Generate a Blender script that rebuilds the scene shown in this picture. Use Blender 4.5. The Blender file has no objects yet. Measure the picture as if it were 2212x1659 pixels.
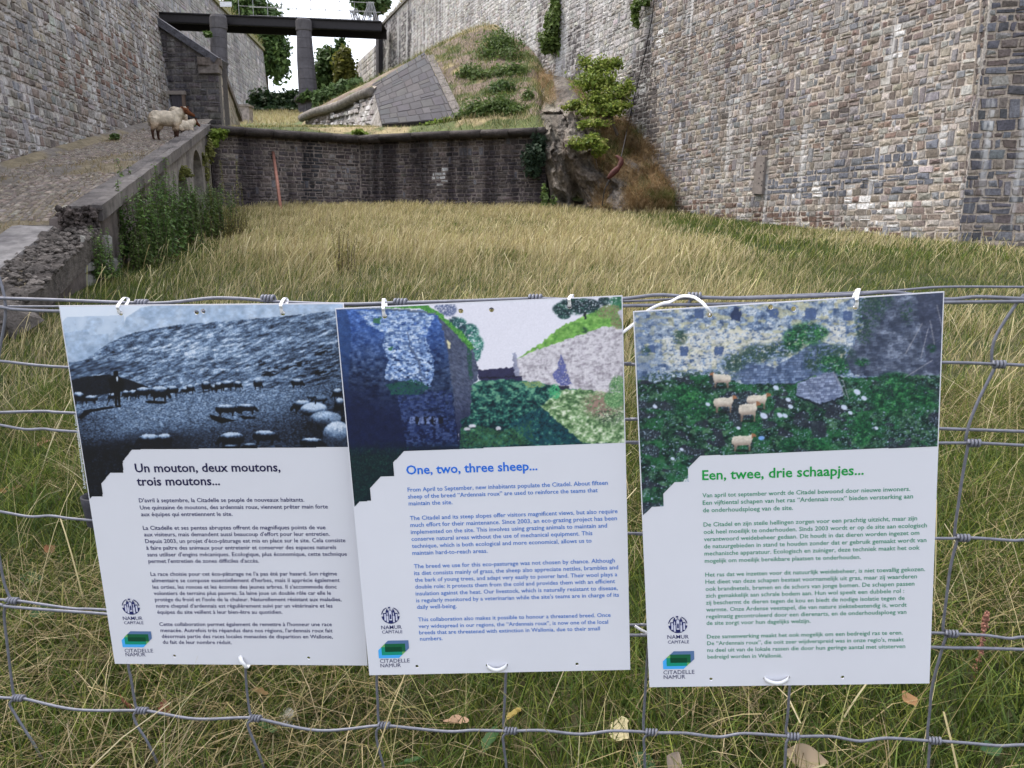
import bpy, math, random
import numpy as np
from mathutils import Vector, Matrix
R = math.radians
S = bpy.context.scene
COL = S.collection

# ------------------------------------------------------------------ camera, sky, sun, exposure
EYE = np.array([0.0, 0.0, 1.55]); PITCH = R(11.2); FPX = 1663.0     # focal length in units of a 2212 px wide picture
cam = bpy.data.cameras.new('camera'); camo = bpy.data.objects.new('camera', cam); COL.objects.link(camo)
camo.location = EYE; camo.rotation_euler = (math.pi / 2 - PITCH, 0, 0)
cam.sensor_width = 36; cam.lens = 36 * FPX / 2212; cam.clip_start = .05; cam.clip_end = 3000
cam.dof.use_dof = True; cam.dof.focus_distance = 1.75; cam.dof.aperture_fstop = 32.0
S.camera = camo
SUN_EL, SUN_AZ = 60, -62            # azimuth measured clockwise from the view direction (+Y)
W = bpy.data.worlds.new('World'); S.world = W; W.use_nodes = True
nt = W.node_tree; bg = nt.nodes['Background']
sky = nt.nodes.new('ShaderNodeTexSky'); sky.sky_type = 'NISHITA'; sky.sun_disc = False
sky.sun_elevation = R(SUN_EL); sky.sun_rotation = R(SUN_AZ); sky.dust_density = 4.0; sky.air_density = 1.0; sky.ozone_density = 1.0
# thin bright overcast veiling the blue
wm = nt.nodes.new('ShaderNodeMix'); wm.data_type = 'RGBA'; wm.inputs[0].default_value = .62; wm.inputs[7].default_value = (7.6, 7.7, 8.3, 1)
nt.links.new(sky.outputs[0], wm.inputs[6]); nt.links.new(wm.outputs[2], bg.inputs[0]); bg.inputs[1].default_value = 0.12
sl = bpy.data.lights.new('sun', 'SUN'); sl.energy = 1.5; sl.angle = R(25); sl.color = (1, .94, .86)
so = bpy.data.objects.new('sun', sl); COL.objects.link(so)
sd = Vector((math.sin(R(SUN_AZ)) * math.cos(R(SUN_EL)), math.cos(R(SUN_AZ)) * math.cos(R(SUN_EL)), math.sin(R(SUN_EL))))
so.rotation_euler = sd.to_track_quat('Z', 'Y').to_euler(); so.location = sd * 60
S.view_settings.view_transform = 'Standard'; S.view_settings.look = 'None'; S.view_settings.gamma = 1
S.view_settings.exposure = 1.4

# ------------------------------------------------------------------ picture <-> place
CP, SP = math.cos(PITCH), math.sin(PITCH)
def ray(px, py):
    xc = (np.asarray(px, float) - 1106) / FPX; yc = (829.5 - np.asarray(py, float)) / FPX
    return np.stack([xc, CP + yc * SP, -SP + yc * CP], -1)
def at(px, py, Y):                      # the point seen at (px, py) that lies Y metres ahead
    d = ray(px, py); return EYE + d * (np.asarray(Y, float) / d[..., 1])[..., None]
def on_plane(px, py, o, n):
    d = ray(px, py); t = ((np.asarray(o) - EYE) @ np.asarray(n)) / (d @ np.asarray(n)); return EYE + d * t[..., None]
def proj(P):
    d = np.asarray(P, float) - EYE
    z = d[..., 1] * CP - d[..., 2] * SP; u = d[..., 1] * SP + d[..., 2] * CP
    return 1106 + FPX * d[..., 0] / z, 829.5 - FPX * u / z

# ------------------------------------------------------------------ helpers
def lin(c):
    c = np.asarray(c, float) / 255.0
    return np.where(c <= .04045, c / 12.92, ((c + .055) / 1.055) ** 2.4)
def tag(o, label=None, cat=None, group=None, kind=None):
    if label: o['label'] = label
    if cat: o['category'] = cat
    if group: o['group'] = group
    if kind: o['kind'] = kind
    return o
def empty(name, loc=(0, 0, 0), rz=0, label=None, cat=None, group=None):
    o = bpy.data.objects.new(name, None); COL.objects.link(o); o.location = loc; o.rotation_euler = (0, 0, rz)
    o.empty_display_size = .1
    return tag(o, label, cat, group)
def link(name, me, mat=None, parent=None):
    o = bpy.data.objects.new(name, me); COL.objects.link(o)
    if mat is not None and not me.materials: me.materials.append(mat)
    if parent is not None: o.parent = parent
    return o
def mesh(name, V, Q=None, T=None, col=None, smooth=False):
    """numpy mesh: V (n,3), Q (m,4) quads, T (k,3) triangles, col (n,3) per-vertex colour"""
    V = np.asarray(V, np.float32); me = bpy.data.meshes.new(name)
    Q = np.zeros((0, 4), np.int32) if Q is None else np.asarray(Q, np.int32).reshape(-1, 4)
    T = np.zeros((0, 3), np.int32) if T is None else np.asarray(T, np.int32).reshape(-1, 3)
    me.vertices.add(len(V)); me.vertices.foreach_set('co', V.ravel())
    li = np.concatenate([Q.ravel(), T.ravel()]).astype(np.int32)
    me.loops.add(len(li)); me.loops.foreach_set('vertex_index', li)
    n = len(Q) + len(T); me.polygons.add(n)
    st = np.concatenate([np.arange(len(Q)) * 4, len(Q) * 4 + np.arange(len(T)) * 3]).astype(np.int32)
    me.polygons.foreach_set('loop_start', st)
    me.update(calc_edges=True); me.validate()
    me.polygons.foreach_set('use_smooth', np.full(len(me.polygons), bool(smooth)))
    if col is not None:
        a = me.color_attributes.new('Col', 'FLOAT_COLOR', 'POINT')
        c = np.ones((len(V), 4), np.float32); c[:, :3] = col; a.data.foreach_set('color', c.ravel())
    return me
def grid_faces(nu, nv, off=0, wrap=False):
    i = np.arange(nu if wrap else nu - 1); j = np.arange(nv - 1)
    I, J = np.meshgrid(i, j, indexing='ij'); I2 = (I + 1) % nu
    return (np.stack([I * nv + J, I2 * nv + J, I2 * nv + J + 1, I * nv + J + 1], -1).reshape(-1, 4) + off)
class MB:
    """collects boxes, tubes, polygons, grids into one mesh"""
    def __init__(s): s.V = []; s.Q = []; s.T = []; s.C = []; s.n = 0
    def add(s, V, Q=None, T=None, c=(1, 1, 1)):
        V = np.asarray(V, float).reshape(-1, 3); s.V.append(V)
        if Q is not None and len(Q): s.Q.append(np.asarray(Q).reshape(-1, 4) + s.n)
        if T is not None and len(T): s.T.append(np.asarray(T).reshape(-1, 3) + s.n)
        c = np.asarray(c, float); s.C.append(np.broadcast_to(c, (len(V), 3)).copy()); s.n += len(V); return s
    def hexa(s, P, c=(1, 1, 1)):         # 8 corners: bottom ring 0-3, top ring 4-7
        return s.add(P, [[0, 3, 2, 1], [4, 5, 6, 7], [0, 1, 5, 4], [1, 2, 6, 5], [2, 3, 7, 6], [3, 0, 4, 7]], c=c)
    def box(s, c0, c1, c=(1, 1, 1)):
        x0, y0, z0 = c0; x1, y1, z1 = c1
        return s.hexa([(x0, y0, z0), (x1, y0, z0), (x1, y1, z0), (x0, y1, z0), (x0, y0, z1), (x1, y0, z1), (x1, y1, z1), (x0, y1, z1)], c)
    def tube(s, P, r, k=8, c=(1, 1, 1), cap=True):
        P = np.asarray(P, float); n = len(P); r = np.broadcast_to(np.asarray(r, float), (n,))
        t = np.gradient(P, axis=0); t /= np.linalg.norm(t, axis=1)[:, None] + 1e-12
        a = np.array([0, 0, 1.0]) if abs(t[0, 2]) < .9 else np.array([1.0, 0, 0])
        N = np.zeros_like(P); u = np.cross(t[0], a); u /= np.linalg.norm(u)
        for i in range(n):
            u = u - t[i] * (u @ t[i]); u /= np.linalg.norm(u) + 1e-12; N[i] = u
        B = np.cross(t, N); th = np.arange(k) * 2 * np.pi / k
        V = P[:, None, :] + r[:, None, None] * (np.cos(th)[None, :, None] * N[:, None, :] + np.sin(th)[None, :, None] * B[:, None, :])
        Q = [[i * k + j, i * k + (j + 1) % k, (i + 1) * k + (j + 1) % k, (i + 1) * k + j] for i in range(n - 1) for j in range(k)]
        V = V.reshape(-1, 3); T = []
        if cap:
            V = np.concatenate([V, P[:1], P[-1:]]); m = n * k
            T = [[m, (j + 1) % k, j] for j in range(k)] + [[m + 1, (n - 1) * k + j, (n - 1) * k + (j + 1) % k] for j in range(k)]
        return s.add(V, Q, T, c)
    def me(s, name, smooth=False):
        Q = np.concatenate(s.Q) if s.Q else None; T = np.concatenate(s.T) if s.T else None
        return mesh(name, np.concatenate(s.V), Q, T, np.concatenate(s.C), smooth)
    def build(s, name, mat, parent=None, smooth=False):
        return link(name, s.me(name, smooth), mat, parent)
def smooth_path(P, n):
    """Catmull-Rom through the points"""
    P = np.asarray(P, float); P = np.vstack([2 * P[0] - P[1], P, 2 * P[-1] - P[-2]]); out = []
    for i in range(1, len(P) - 2):
        t = np.linspace(0, 1, n, endpoint=False)[:, None]; a, b, c, d = P[i - 1:i + 3]
        out.append(.5 * ((2 * b) + (-a + c) * t + (2 * a - 5 * b + 4 * c - d) * t ** 2 + (-a + 3 * b - 3 * c + d) * t ** 3))
    return np.vstack(out + [P[-2:-1]])
def hsh(x, y, seed):
    h = (x.astype(np.int64) * 374761393 + y.astype(np.int64) * 668265263 + seed * 1274126177) & 0xffffffff
    h = ((h ^ (h >> 13)) * 1274126177) & 0xffffffff; h = (h ^ (h >> 16)) & 0xffffffff
    return h / 4294967296.0
def vn(x, y, seed=0):
    x = np.asarray(x, float); y = np.asarray(y, float)
    xi = np.floor(x); yi = np.floor(y); fx = x - xi; fy = y - yi; fx = fx * fx * (3 - 2 * fx); fy = fy * fy * (3 - 2 * fy)
    a = hsh(xi, yi, seed); b = hsh(xi + 1, yi, seed); c = hsh(xi, yi + 1, seed); d = hsh(xi + 1, yi + 1, seed)
    return (a * (1 - fx) + b * fx) * (1 - fy) + (c * (1 - fx) + d * fx) * fy
def fbm(x, y, o=4, seed=0):
    s = 0; a = .5; t = 0
    for k in range(o):
        s = s + a * vn(x * 2 ** k + 17.3 * k, y * 2 ** k - 9.1 * k, seed + k); t += a; a *= .5
    return s / t
def sst(x, a, b):
    t = np.clip((x - a) / (b - a), 0, 1); return t * t * (3 - 2 * t)
def inpoly(X, Y, P):
    P = np.asarray(P, float); r = np.zeros(np.shape(X), bool); j = len(P) - 1
    for i in range(len(P)):
        xi, yi = P[i]; xj, yj = P[j]
        if yi != yj: r ^= ((yi > Y) != (yj > Y)) & (X < (xj - xi) * (Y - yi) / (yj - yi) + xi)
        j = i
    return r
def unit(v): v = np.asarray(v, float); return v / np.linalg.norm(v)

# ------------------------------------------------------------------ materials
def newmat(name, rough=.85, spec=.3):
    m = bpy.data.materials.new(name); m.use_nodes = True; b = m.node_tree.nodes['Principled BSDF']
    b.inputs['Roughness'].default_value = rough; b.inputs['Specular IOR Level'].default_value = spec
    return m, m.node_tree.nodes, m.node_tree.links, b
def noise(N, L, scale, detail=4, rough=.6, vec=None, mapscale=None):
    n = N.new('ShaderNodeTexNoise'); n.inputs['Scale'].default_value = scale; n.inputs['Detail'].default_value = detail; n.inputs['Roughness'].default_value = rough
    tc = N.new('ShaderNodeTexCoord'); src = tc.outputs['Object']
    if mapscale:
        mp = N.new('ShaderNodeMapping'); mp.inputs['Scale'].default_value = mapscale; L.new(src, mp.inputs[0]); src = mp.outputs[0]
    L.new(src, n.inputs['Vector']); return n.outputs['Fac']
def rng_(N, L, fac, a, b, lo, hi):
    m = N.new('ShaderNodeMapRange'); m.inputs[1].default_value = a; m.inputs[2].default_value = b; m.inputs[3].default_value = lo; m.inputs[4].default_value = hi
    L.new(fac, m.inputs[0]); return m.outputs[0]
def mixc(N, L, fac, A, B, mode='MIX'):
    m = N.new('ShaderNodeMix'); m.data_type = 'RGBA'; m.blend_type = mode
    if isinstance(fac, float): m.inputs[0].default_value = fac
    else: L.new(fac, m.inputs[0])
    for k, v in ((6, A), (7, B)):
        if isinstance(v, tuple): m.inputs[k].default_value = v + (1,)
        else: L.new(v, m.inputs[k])
    return m.outputs[2]
def bump(N, L, b, h, strength, dist):
    n = N.new('ShaderNodeBump'); n.inputs['Strength'].default_value = strength; n.inputs['Distance'].default_value = dist
    L.new(h, n.inputs['Height']); L.new(n.outputs[0], b.inputs['Normal'])
def attr_mat(name, rough=.85, spec=.3, ns=8.0, lo=.7, hi=1.3, streak=0.0, stain=0.0, bmp=.4, bd=.02, base=None, streakcol=(.62, .61, .6), ssc=(3.6, 3.6, .22), tsc=(.9, .9, .12), tth=(.5, .66), sth=(.57, .68), smk=(.42, .6)):
    """per-vertex colour x mottling, with lime streaks and dark run-off stains that have a shape of their own"""
    m, N, L, b = newmat(name, rough, spec)
    if base is None:
        a = N.new('ShaderNodeAttribute'); a.attribute_name = 'Col'; c = a.outputs['Color']
    else: c = base
    f = noise(N, L, ns, 5, .65); g = rng_(N, L, f, .3, .7, lo, hi)
    cb = N.new('ShaderNodeCombineColor'); [L.new(g, cb.inputs[k]) for k in range(3)]
    c = mixc(N, L, 1.0, c, cb.outputs[0], 'MULTIPLY')
    if stain:
        s = noise(N, L, 1.0, 5, .6, mapscale=tsc); c = mixc(N, L, rng_(N, L, s, tth[0], tth[1], 0, stain), c, mixc(N, L, 1.0, c, (.34, .33, .36), 'MULTIPLY'))
    if streak:
        s = noise(N, L, 1.0, 5, .62, mapscale=ssc); k = noise(N, L, .35, 2, .5)
        mu = N.new('ShaderNodeMath'); mu.operation = 'MULTIPLY'
        L.new(rng_(N, L, s, sth[0], sth[1], 0, 1), mu.inputs[0]); L.new(rng_(N, L, k, smk[0], smk[1], 0, streak), mu.inputs[1])
        c = mixc(N, L, mu.outputs[0], c, streakcol)
    L.new(c, b.inputs['Base Color'])
    if bmp: bump(N, L, b, noise(N, L, ns * 3, 6, .7), bmp, bd)
    return m
def leaf_mat(name, trans=.35, rough=.6):
    m, N, L, b = newmat(name, rough, .25)
    a = N.new('ShaderNodeAttribute'); a.attribute_name = 'Col'; L.new(a.outputs['Color'], b.inputs['Base Color'])
    t = N.new('ShaderNodeBsdfTranslucent'); L.new(a.outputs['Color'], t.inputs[0])
    x = N.new('ShaderNodeMixShader'); x.inputs[0].default_value = trans
    L.new(b.outputs[0], x.inputs[1]); L.new(t.outputs[0], x.inputs[2]); L.new(x.outputs[0], N['Material Output'].inputs[0])
    return m
M = {}
M['stone_light'] = attr_mat('weathered_rubble_stone', ns=24, lo=.5, hi=1.5, streak=.8, stain=.4, bmp=.7, bd=.03, sth=(.56, .66), smk=(.36, .6))
M['stone_pale'] = attr_mat('pale_limewashed_stone', ns=9, lo=.55, hi=1.45, streak=.8, stain=.75, bmp=.7, bd=.05, ssc=(2.2, 2.2, .12), tsc=(.7, .7, .05), sth=(.5, .62), smk=(.3, .5))
M['stone_dark'] = attr_mat('damp_dark_stone', ns=16, lo=.5, hi=1.5, streak=.22, stain=1.0, bmp=.6, bd=.02, tsc=(1.3, 1.3, .09), tth=(.44, .58), streakcol=(.34, .33, .33))
M['stone_left'] = attr_mat('grey_rubble_stone', ns=18, lo=.55, hi=1.45, streak=.9, stain=.35, bmp=.7, bd=.03, ssc=(5.0, 5.0, .16), sth=(.54, .66), smk=(.3, .55))
M['stone_far'] = attr_mat('far_grey_stone', ns=3, streak=.6, stain=.5)
M['coping'] = attr_mat('dark_mossy_coping_stone', ns=6, lo=.5, hi=1.5, bmp=.8, bd=.05)
M['pillar'] = attr_mat('dressed_dark_stone', ns=3, lo=.75, hi=1.25, bmp=.25, bd=.02)
M['slate'] = attr_mat('flat_grey_slab_stone', ns=4, lo=.85, hi=1.12, bmp=.3)
M['cement'] = attr_mat('old_stained_cement_render', ns=5, lo=.55, hi=1.4, streak=.3, stain=1.0, bmp=.5, streakcol=(.4, .38, .36))
M['cobble'] = attr_mat('worn_cobbles', ns=12, lo=.7, hi=1.3, bmp=.5)
M['rock'] = attr_mat('rough_dark_rock', ns=7, lo=.4, hi=1.6, stain=.6, bmp=1.0, bd=.10)
M['earth'] = attr_mat('grassy_earth', ns=6, lo=.6, hi=1.4, bmp=.8, bd=.05)
M['grass'] = leaf_mat('grass_blades', .3, .55)
M['leaf'] = leaf_mat('green_leaves', .35)
M['bark'] = attr_mat('bark', base=(.09, .07, .055), ns=20, bmp=.8)
M['iron'] = attr_mat('dark_painted_iron', rough=.6, base=(.014, .012, .014), ns=6, bmp=.2)
M['galv'] = attr_mat('galvanised_steel_wire', rough=.5, spec=.5, base=(.15, .155, .185), ns=60, lo=.75, hi=1.2, bmp=.25, bd=.0006)
M['galv'].node_tree.nodes['Principled BSDF'].inputs['Metallic'].default_value = .35
M['thin_steel'] = attr_mat('grey_steel', rough=.5, base=(.25, .25, .26), ns=6, bmp=0)
M['board'] = attr_mat('white_plastic_board', rough=.42, spec=.4, base=(.63, .635, .685), ns=2.5, lo=.97, hi=1.03, bmp=0)
M['print'] = attr_mat('printed_photo', rough=.3, spec=.45, ns=2, lo=.97, hi=1.03, bmp=0)
M['ink'] = attr_mat('printed_ink', rough=.5, ns=2, lo=1, hi=1, bmp=0)
M['plastic'] = attr_mat('white_nylon_tie', rough=.35, spec=.5, base=(.8, .8, .82), ns=30, lo=.97, hi=1.03, bmp=0)
M['wool'] = attr_mat('sheep_wool', rough=.95, spec=.1, ns=14, lo=.8, hi=1.15, bmp=.9, bd=.03)
M['eye'] = attr_mat('dark_eye', rough=.2, base=(.008, .006, .005), bmp=0)
M['paint'] = attr_mat('plain_weathered_surface', rough=.7, ns=10, lo=.75, hi=1.2, bmp=.3)

# ------------------------------------------------------------------ the lie of the land
def zfield(x, y):
    x = np.asarray(x, float); y = np.asarray(y, float)
    return .09 * np.clip(y, -4, 60) + .10 * (fbm(x * .5 + 3, y * .5, 3, 5) - .5) * sst(y, 3, 8)
def xramp(y): return -2.744 - .262 * np.asarray(y, float)          # outer face of the ramp's retaining wall
def zramp(y): y = np.asarray(y, float); return 1.49 + .212 * (y - 10.2) + .22 * sst(y, 9.5, 12.5)
def zpar(y): return 1.87 + .2066 * (np.asarray(y, float) - 10.4)   # top of the parapet
def zker(y): return .953 + .235 * (np.asarray(y, float) - 7.5)     # top of the broken lower kerb
def xleft(y): return -9.4 - .138 * (np.asarray(y, float) - 14.6)   # foot of the left rampart
def xright(y): return 14.24 - .42 * np.asarray(y, float)           # foot of the right rampart
WA, WB, WC = np.array([xramp(24.0), 24.0]), np.array([-5.2, 26.4]), np.array([1.15, 24.4])   # plan of the dark cross wall
WB[0] = at(775, 290, 26.4)[0]; WC[0] = at(1180, 272, 24.4)[0]
ZC = 4.70
def ycross(x):
    x = np.asarray(x, float)
    return np.where(x < WB[0], WA[1] + (x - WA[0]) / (WB[0] - WA[0]) * (WB[1] - WA[1]), WB[1] + (x - WB[0]) / (WC[0] - WB[0]) * (WC[1] - WB[1]))

# field: one sheet out to the horizon
def sheet(name, xs, ys, zf, mat, colf, kind='structure', drop=None):
    X, Y = np.meshgrid(xs, ys, indexing='ij'); Z = zf(X, Y)
    V = np.stack([X, Y, Z], -1).reshape(-1, 3); Q = grid_faces(len(xs), len(ys))
    if drop is not None:
        c = V[Q].mean(1); Q = Q[~drop(c[:, 0], c[:, 1])]
    return tag(link(name, mesh(name, V, Q, col=colf(V[:, 0], V[:, 1], V[:, 2]), smooth=True), M[mat]), kind=kind)
def strawness(x, y):
    """how dry the meadow is: bleached in the middle distance, greener near the fence and along the right wall"""
    n = fbm(x * .45, y * .28, 3, 11); m = fbm(x * 1.6, y * 1.1, 2, 12)
    f = .10 + (.30 * sst(y, 3.0, 7.0) + .34 * sst(y, 9.0, 15.0)) * (1 - .80 * sst(x - (.55 * 14.24 - .23 * y), -3.0, .8)) + .95 * (n - .5) + .7 * (m - .5)
    f = f - .5 * sst(-(x - xramp(y)), -2.2, -.3) * sst(y, 5, 9)
    return np.clip(f, 0, 1)
def col_field(x, y, z):
    f = strawness(x, y)[:, None]; n = fbm(x * 3, y * 3, 3, 3)[:, None]
    c = (1 - f) * np.array([.045, .052, .018]) + f * np.array([.19, .15, .075]); return c * (.6 + .8 * n)
xs = np.concatenate([[-900, -200, -60, -25], np.linspace(-14, 14, 113), [25, 60, 200, 900]])
ys = np.concatenate([[-900, -200, -40, -10], np.linspace(-4, 30, 137), [60, 200, 1500]])
sheet('meadow_ground', xs, ys, lambda x, y: np.where((y < 28) & (np.abs(x) < 30), zfield(x, y), .09 * np.clip(y, -4, 28) - .4), 'earth', col_field)

# ------------------------------------------------------------------ masonry: every stone its own block, one mesh per face of wall
def stones(org, du, dv, U, V, hr, lr, gap, pal, seed, keep=None, prot=.03, tall=.05, split=.15, jit=.012, inset=.22, bulge=.02):
    rg = random.Random(seed); rects = []; v = 0.0; resv = []
    while v < V:
        h = rg.uniform(*hr); u = -rg.uniform(0, lr[1]); nres = []
        while u < U:
            hit = next((r for r in resv if r[0] - .02 <= u < r[1]), None)
            if hit: u = hit[1]; continue
            l = rg.uniform(*lr)
            if rg.random() < tall:
                l = rg.uniform(.75, 1.1) * h; h2 = h * rg.uniform(1.7, 1.95)
                nres.append((u, u + l)); rects.append((u, v, u + l, v + h2, 1)); u += l; continue
            nx = min([r[0] for r in resv if r[0] > u] + [1e9])
            if nx - u < l * 1.35: l = nx - u
            if l < .05: u += max(l, .02); continue
            if rg.random() < split:
                m = v + h * rg.uniform(.35, .65); rects.append((u, v, u + l, m, 0)); rects.append((u, m, u + l, v + h, 0))
            elif rg.random() < split and l > 1.2 * h:
                m = u + l * rg.uniform(.35, .65); rects.append((u, v, m, v + h, 0)); rects.append((m, v, u + l, v + h, 0))
            else: rects.append((u, v, u + l, v + h, 0))
            u += l
        v += h; resv = nres
    A = np.array(rects); A[:, 0] = np.clip(A[:, 0], 0, U); A[:, 2] = np.clip(A[:, 2], 0, U); A = A[A[:, 2] - A[:, 0] > gap * 2.2]
    org, du, dv = map(lambda a: np.asarray(a, float), (org, du, dv)); nn = np.cross(du, dv); nn /= np.linalg.norm(nn)
    C = org + ((A[:, 0] + A[:, 2]) / 2)[:, None] * du + ((A[:, 1] + A[:, 3]) / 2)[:, None] * dv
    if keep is not None:
        k = keep(C); A = A[k]; C = C[k]
    n = len(A); r = np.random.default_rng(seed)
    c4 = np.stack([A[:, [0, 1]], A[:, [2, 1]], A[:, [2, 3]], A[:, [0, 3]]], 1)
    mid = c4.mean(1, keepdims=True); hw = (A[:, 2] - A[:, 0])[:, None, None]; hh = (A[:, 3] - A[:, 1])[:, None, None]
    sz = np.concatenate([hw, hh], 2); out = mid + (c4 - mid) * (1 - gap / np.maximum(sz, gap * 1.5)) + r.uniform(-jit, jit, (n, 4, 2))
    mn = np.minimum(hw, hh); inn = mid + (out - mid) * (1 - inset * mn / sz * 1.2) + r.uniform(-jit, jit, (n, 4, 2)) * .7
    p = prot * r.uniform(.5, 1.5, (n, 1)); flat = A[:, 4] > 0
    pi = p + r.uniform(-.35, .35, (n, 4)) * prot; pc = p[:, 0] + np.where(flat, .002, r.uniform(-.3, 1.3, n) * bulge)
    P2 = np.concatenate([out, inn, mid + r.uniform(-.15, .15, (n, 1, 2)) * sz], 1)
    D = np.concatenate([np.full((n, 4), -.02), pi, pc[:, None]], 1)
    Vv = org + P2[..., 0:1] * du + P2[..., 1:2] * dv + D[..., None] * nn
    col = pal(C, A, r); col = np.repeat(col[:, None, :], 9, 1) * r.uniform(.9, 1.1, (n, 9, 1))
    b = (np.arange(n) * 9)[:, None, None]
    Q = np.array([[0, 1, 5, 4], [1, 2, 6, 5], [2, 3, 7, 6], [3, 0, 4, 7]])[None] + b
    T = np.array([[4, 5, 8], [5, 6, 8], [6, 7, 8], [7, 4, 8]])[None] + b
    return Vv.reshape(-1, 3), Q.reshape(-1, 4), T.reshape(-1, 3), col.reshape(-1, 3)
def palette(cols, wts, var=.12, hue=.025, patches=(), mute=.14):
    cols = np.array(cols); wts = np.array(wts, float); wts /= wts.sum()
    def f(C, A, r):
        X0 = cols[r.choice(len(cols), len(C), p=wts)]; wl = fbm(C[:, 1] * .35 + C[:, 0] * .2, C[:, 2] * .5, 3, 71)[:, None]; mean = (cols * wts[:, None]).sum(0); c = (X0 * (1 - mute) + mean * mute) * (.72 + .56 * wl) * r.normal(1, var, (len(C), 1)).clip(.6, 1.5) * r.normal(1, hue, (len(C), 3))
        X, Y = proj(C)
        for (poly, cc, pr) in patches:          # patches of repair stone or lime run that the photo shows on this wall
            k = inpoly(X, Y, poly) & (r.random(len(C)) < pr)
            c[k] = np.array(cc) * r.normal(1, .15, (k.sum(), 1)).clip(.6, 1.5)
        k = A[:, 4] > 0; c[k] = c[k] * .4 + np.array([.21, .215, .24]) * .6
        return c.clip(.02, .8)
    return f
def mortar(mb, org, du, dv, U, V, depth, c):
    """solid body of the wall behind the stones, its face flush with the joints"""
    org, du, dv = map(lambda a: np.asarray(a, float), (org, du, dv)); n = np.cross(du, dv); n /= np.linalg.norm(n)
    P = [org, org + U * du, org + U * du - depth * n, org - depth * n]
    return mb.hexa(P + [p + V * dv for p in P], c)
def upv(n, batter): return unit(np.array([0, 0, 1.0]) - batter * np.asarray(n))
def visible_top(margin):
    return lambda C: C[:, 2] < 1.55 + C[:, 1] * .292 + margin
BROWN, TAN, GREY, SLATE, RUST, DARK, LIGHT = (.20, .165, .14), (.32, .275, .225), (.285, .27, .255), (.19, .195, .215), (.215, .15, .12), (.13, .105, .095), (.42, .405, .385)

# right rampart: long face, pale far length, near return
nR = unit([-1, -.42, 0]); dR = unit([-.42, 1, 0])
rw = empty('rampart_wall', (xright(20), 20, zfield(6, 20)), label='tall rubble stone rampart with lime streaks along the right side of the meadow', cat='wall')
inv = lambda o: Matrix.Translation(-o.location)
def put(name, V, Q, T, col, mat, parent, smooth=False):
    V = np.asarray(V) - np.array(parent.location); return link(name, mesh(name, V, Q, T, col, smooth), M[mat], parent)
def putmb(name, mb, mat, parent, smooth=False):
    mb.V = [v - np.array(parent.location) for v in mb.V]; return mb.build(name, M[mat], parent, smooth)
K0 = np.array([xright(14.4), 14.4, .9]); vR = upv(nR, .03)
patch_near = [([(1630, 380), (1760, 360), (2000, 330), (2010, 420), (1640, 430)], (.15, .16, .19), .7),
              ([(1800, 340), (2020, 300), (2020, 400), (1800, 420)], (.15, .16, .19), .45),
              ([(1655, 350), (1668, 352), (1640, 425), (1612, 445), (1600, 440), (1632, 400)], (.56, .52, .44), .85),
              *[([(x_ + 7, t_), (x_ + 7, (t_ + u_) / 2), (x_ + q_ + 7, u_), (x_ + q_ - 7, u_), (x_ - 7, (t_ + u_) / 2), (x_ - 7, t_)], (.62, .615, .61), .75) for (x_, t_, u_, q_) in ((1884, 385, 455, -2), (1868, 430, 515, -4), (1900, 455, 510, 0), (1928, 430, 525, 0), (1945, 420, 480, 2), (1942, 58, 147, -10), (1985, 350, 400, -2), (1836, 400, 470, 0), (1762, 395, 440, 0), (1470, 250, 330, -3), (1425, 60, 140, -2), (2040, 250, 330, -6))],
              ([(1690, 420), (1720, 420), (1720, 470), (1690, 470)], (.62, .62, .62), .7),
              ([(1360, 150), (1412, 60), (1425, 330), (1350, 330)], (.12, .105, .10), .85),
              ([(1400, 420), (1800, 470), (2040, 520), (2040, 560), (1400, 480)], (.15, .10, .08), .5)]
L1 = (24.4 - 14.4) / dR[1]
near = stones(K0 + dR * L1, -dR, vR, L1, 9.5, (.09, .185), (.115, .32), .020, palette([BROWN, TAN, GREY, SLATE, RUST, DARK, LIGHT], [20, 20, 26, 13, 5, 4, 13], var=.11, patches=patch_near), 1, visible_top(1.2), prot=.013, tall=.045, split=.12, jit=.014, inset=.12, bulge=.016)
put('stonework', *near, 'stone_light', rw)
mb = MB(); mortar(mb, K0 + dR * L1, -dR, vR, L1, 14.2, 2.5, (.54, .48, .42)); putmb('mortar_core', mb, 'stone_light', rw)
K1 = K0 + dR * L1 - nR * .02; yend = float(on_plane(826, 60, K1, np.cross(-dR, vR))[1]); L2 = (yend - 24.4) / dR[1]
far = stones(K1 + dR * L2, -dR, vR, L2, 14.3, (.10, .21), (.14, .40), .026, palette([LIGHT, (.35, .335, .315), (.38, .34, .30), (.50, .48, .46), (.29, .26, .235)], [38, 20, 14, 26, 8], var=.10, patches=[([(1362, 150), (1405, 60), (1420, 330), (1345, 330)], (.12, .105, .10), .85), ([(815, 40), (900, 20), (880, 170), (815, 175)], (.13, .12, .12), .7), ([(1165, 0), (1180, 0), (1180, 160), (1160, 160)], (.16, .14, .13), .6), ([(1230, 60), (1260, 50), (1260, 190), (1225, 190)], (.12, .11, .11), .7)]), 2, visible_top(1.5), prot=.014, tall=.03, jit=.022, split=.12, inset=.16)
put('stonework', *far, 'stone_pale', rw)
mb = MB(); mortar(mb, K1 + dR * L2, -dR, vR, L2, 14.35, 2.5, (.47, .45, .425)); putmb('mortar_core', mb, 'stone_pale', rw)
dQ = unit([.965, -.262, 0]); nQ = unit([-.262, -.965, 0]); vQ = upv(nQ, .03)
Q0 = K0 - np.array([0, 0, .2])
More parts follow.
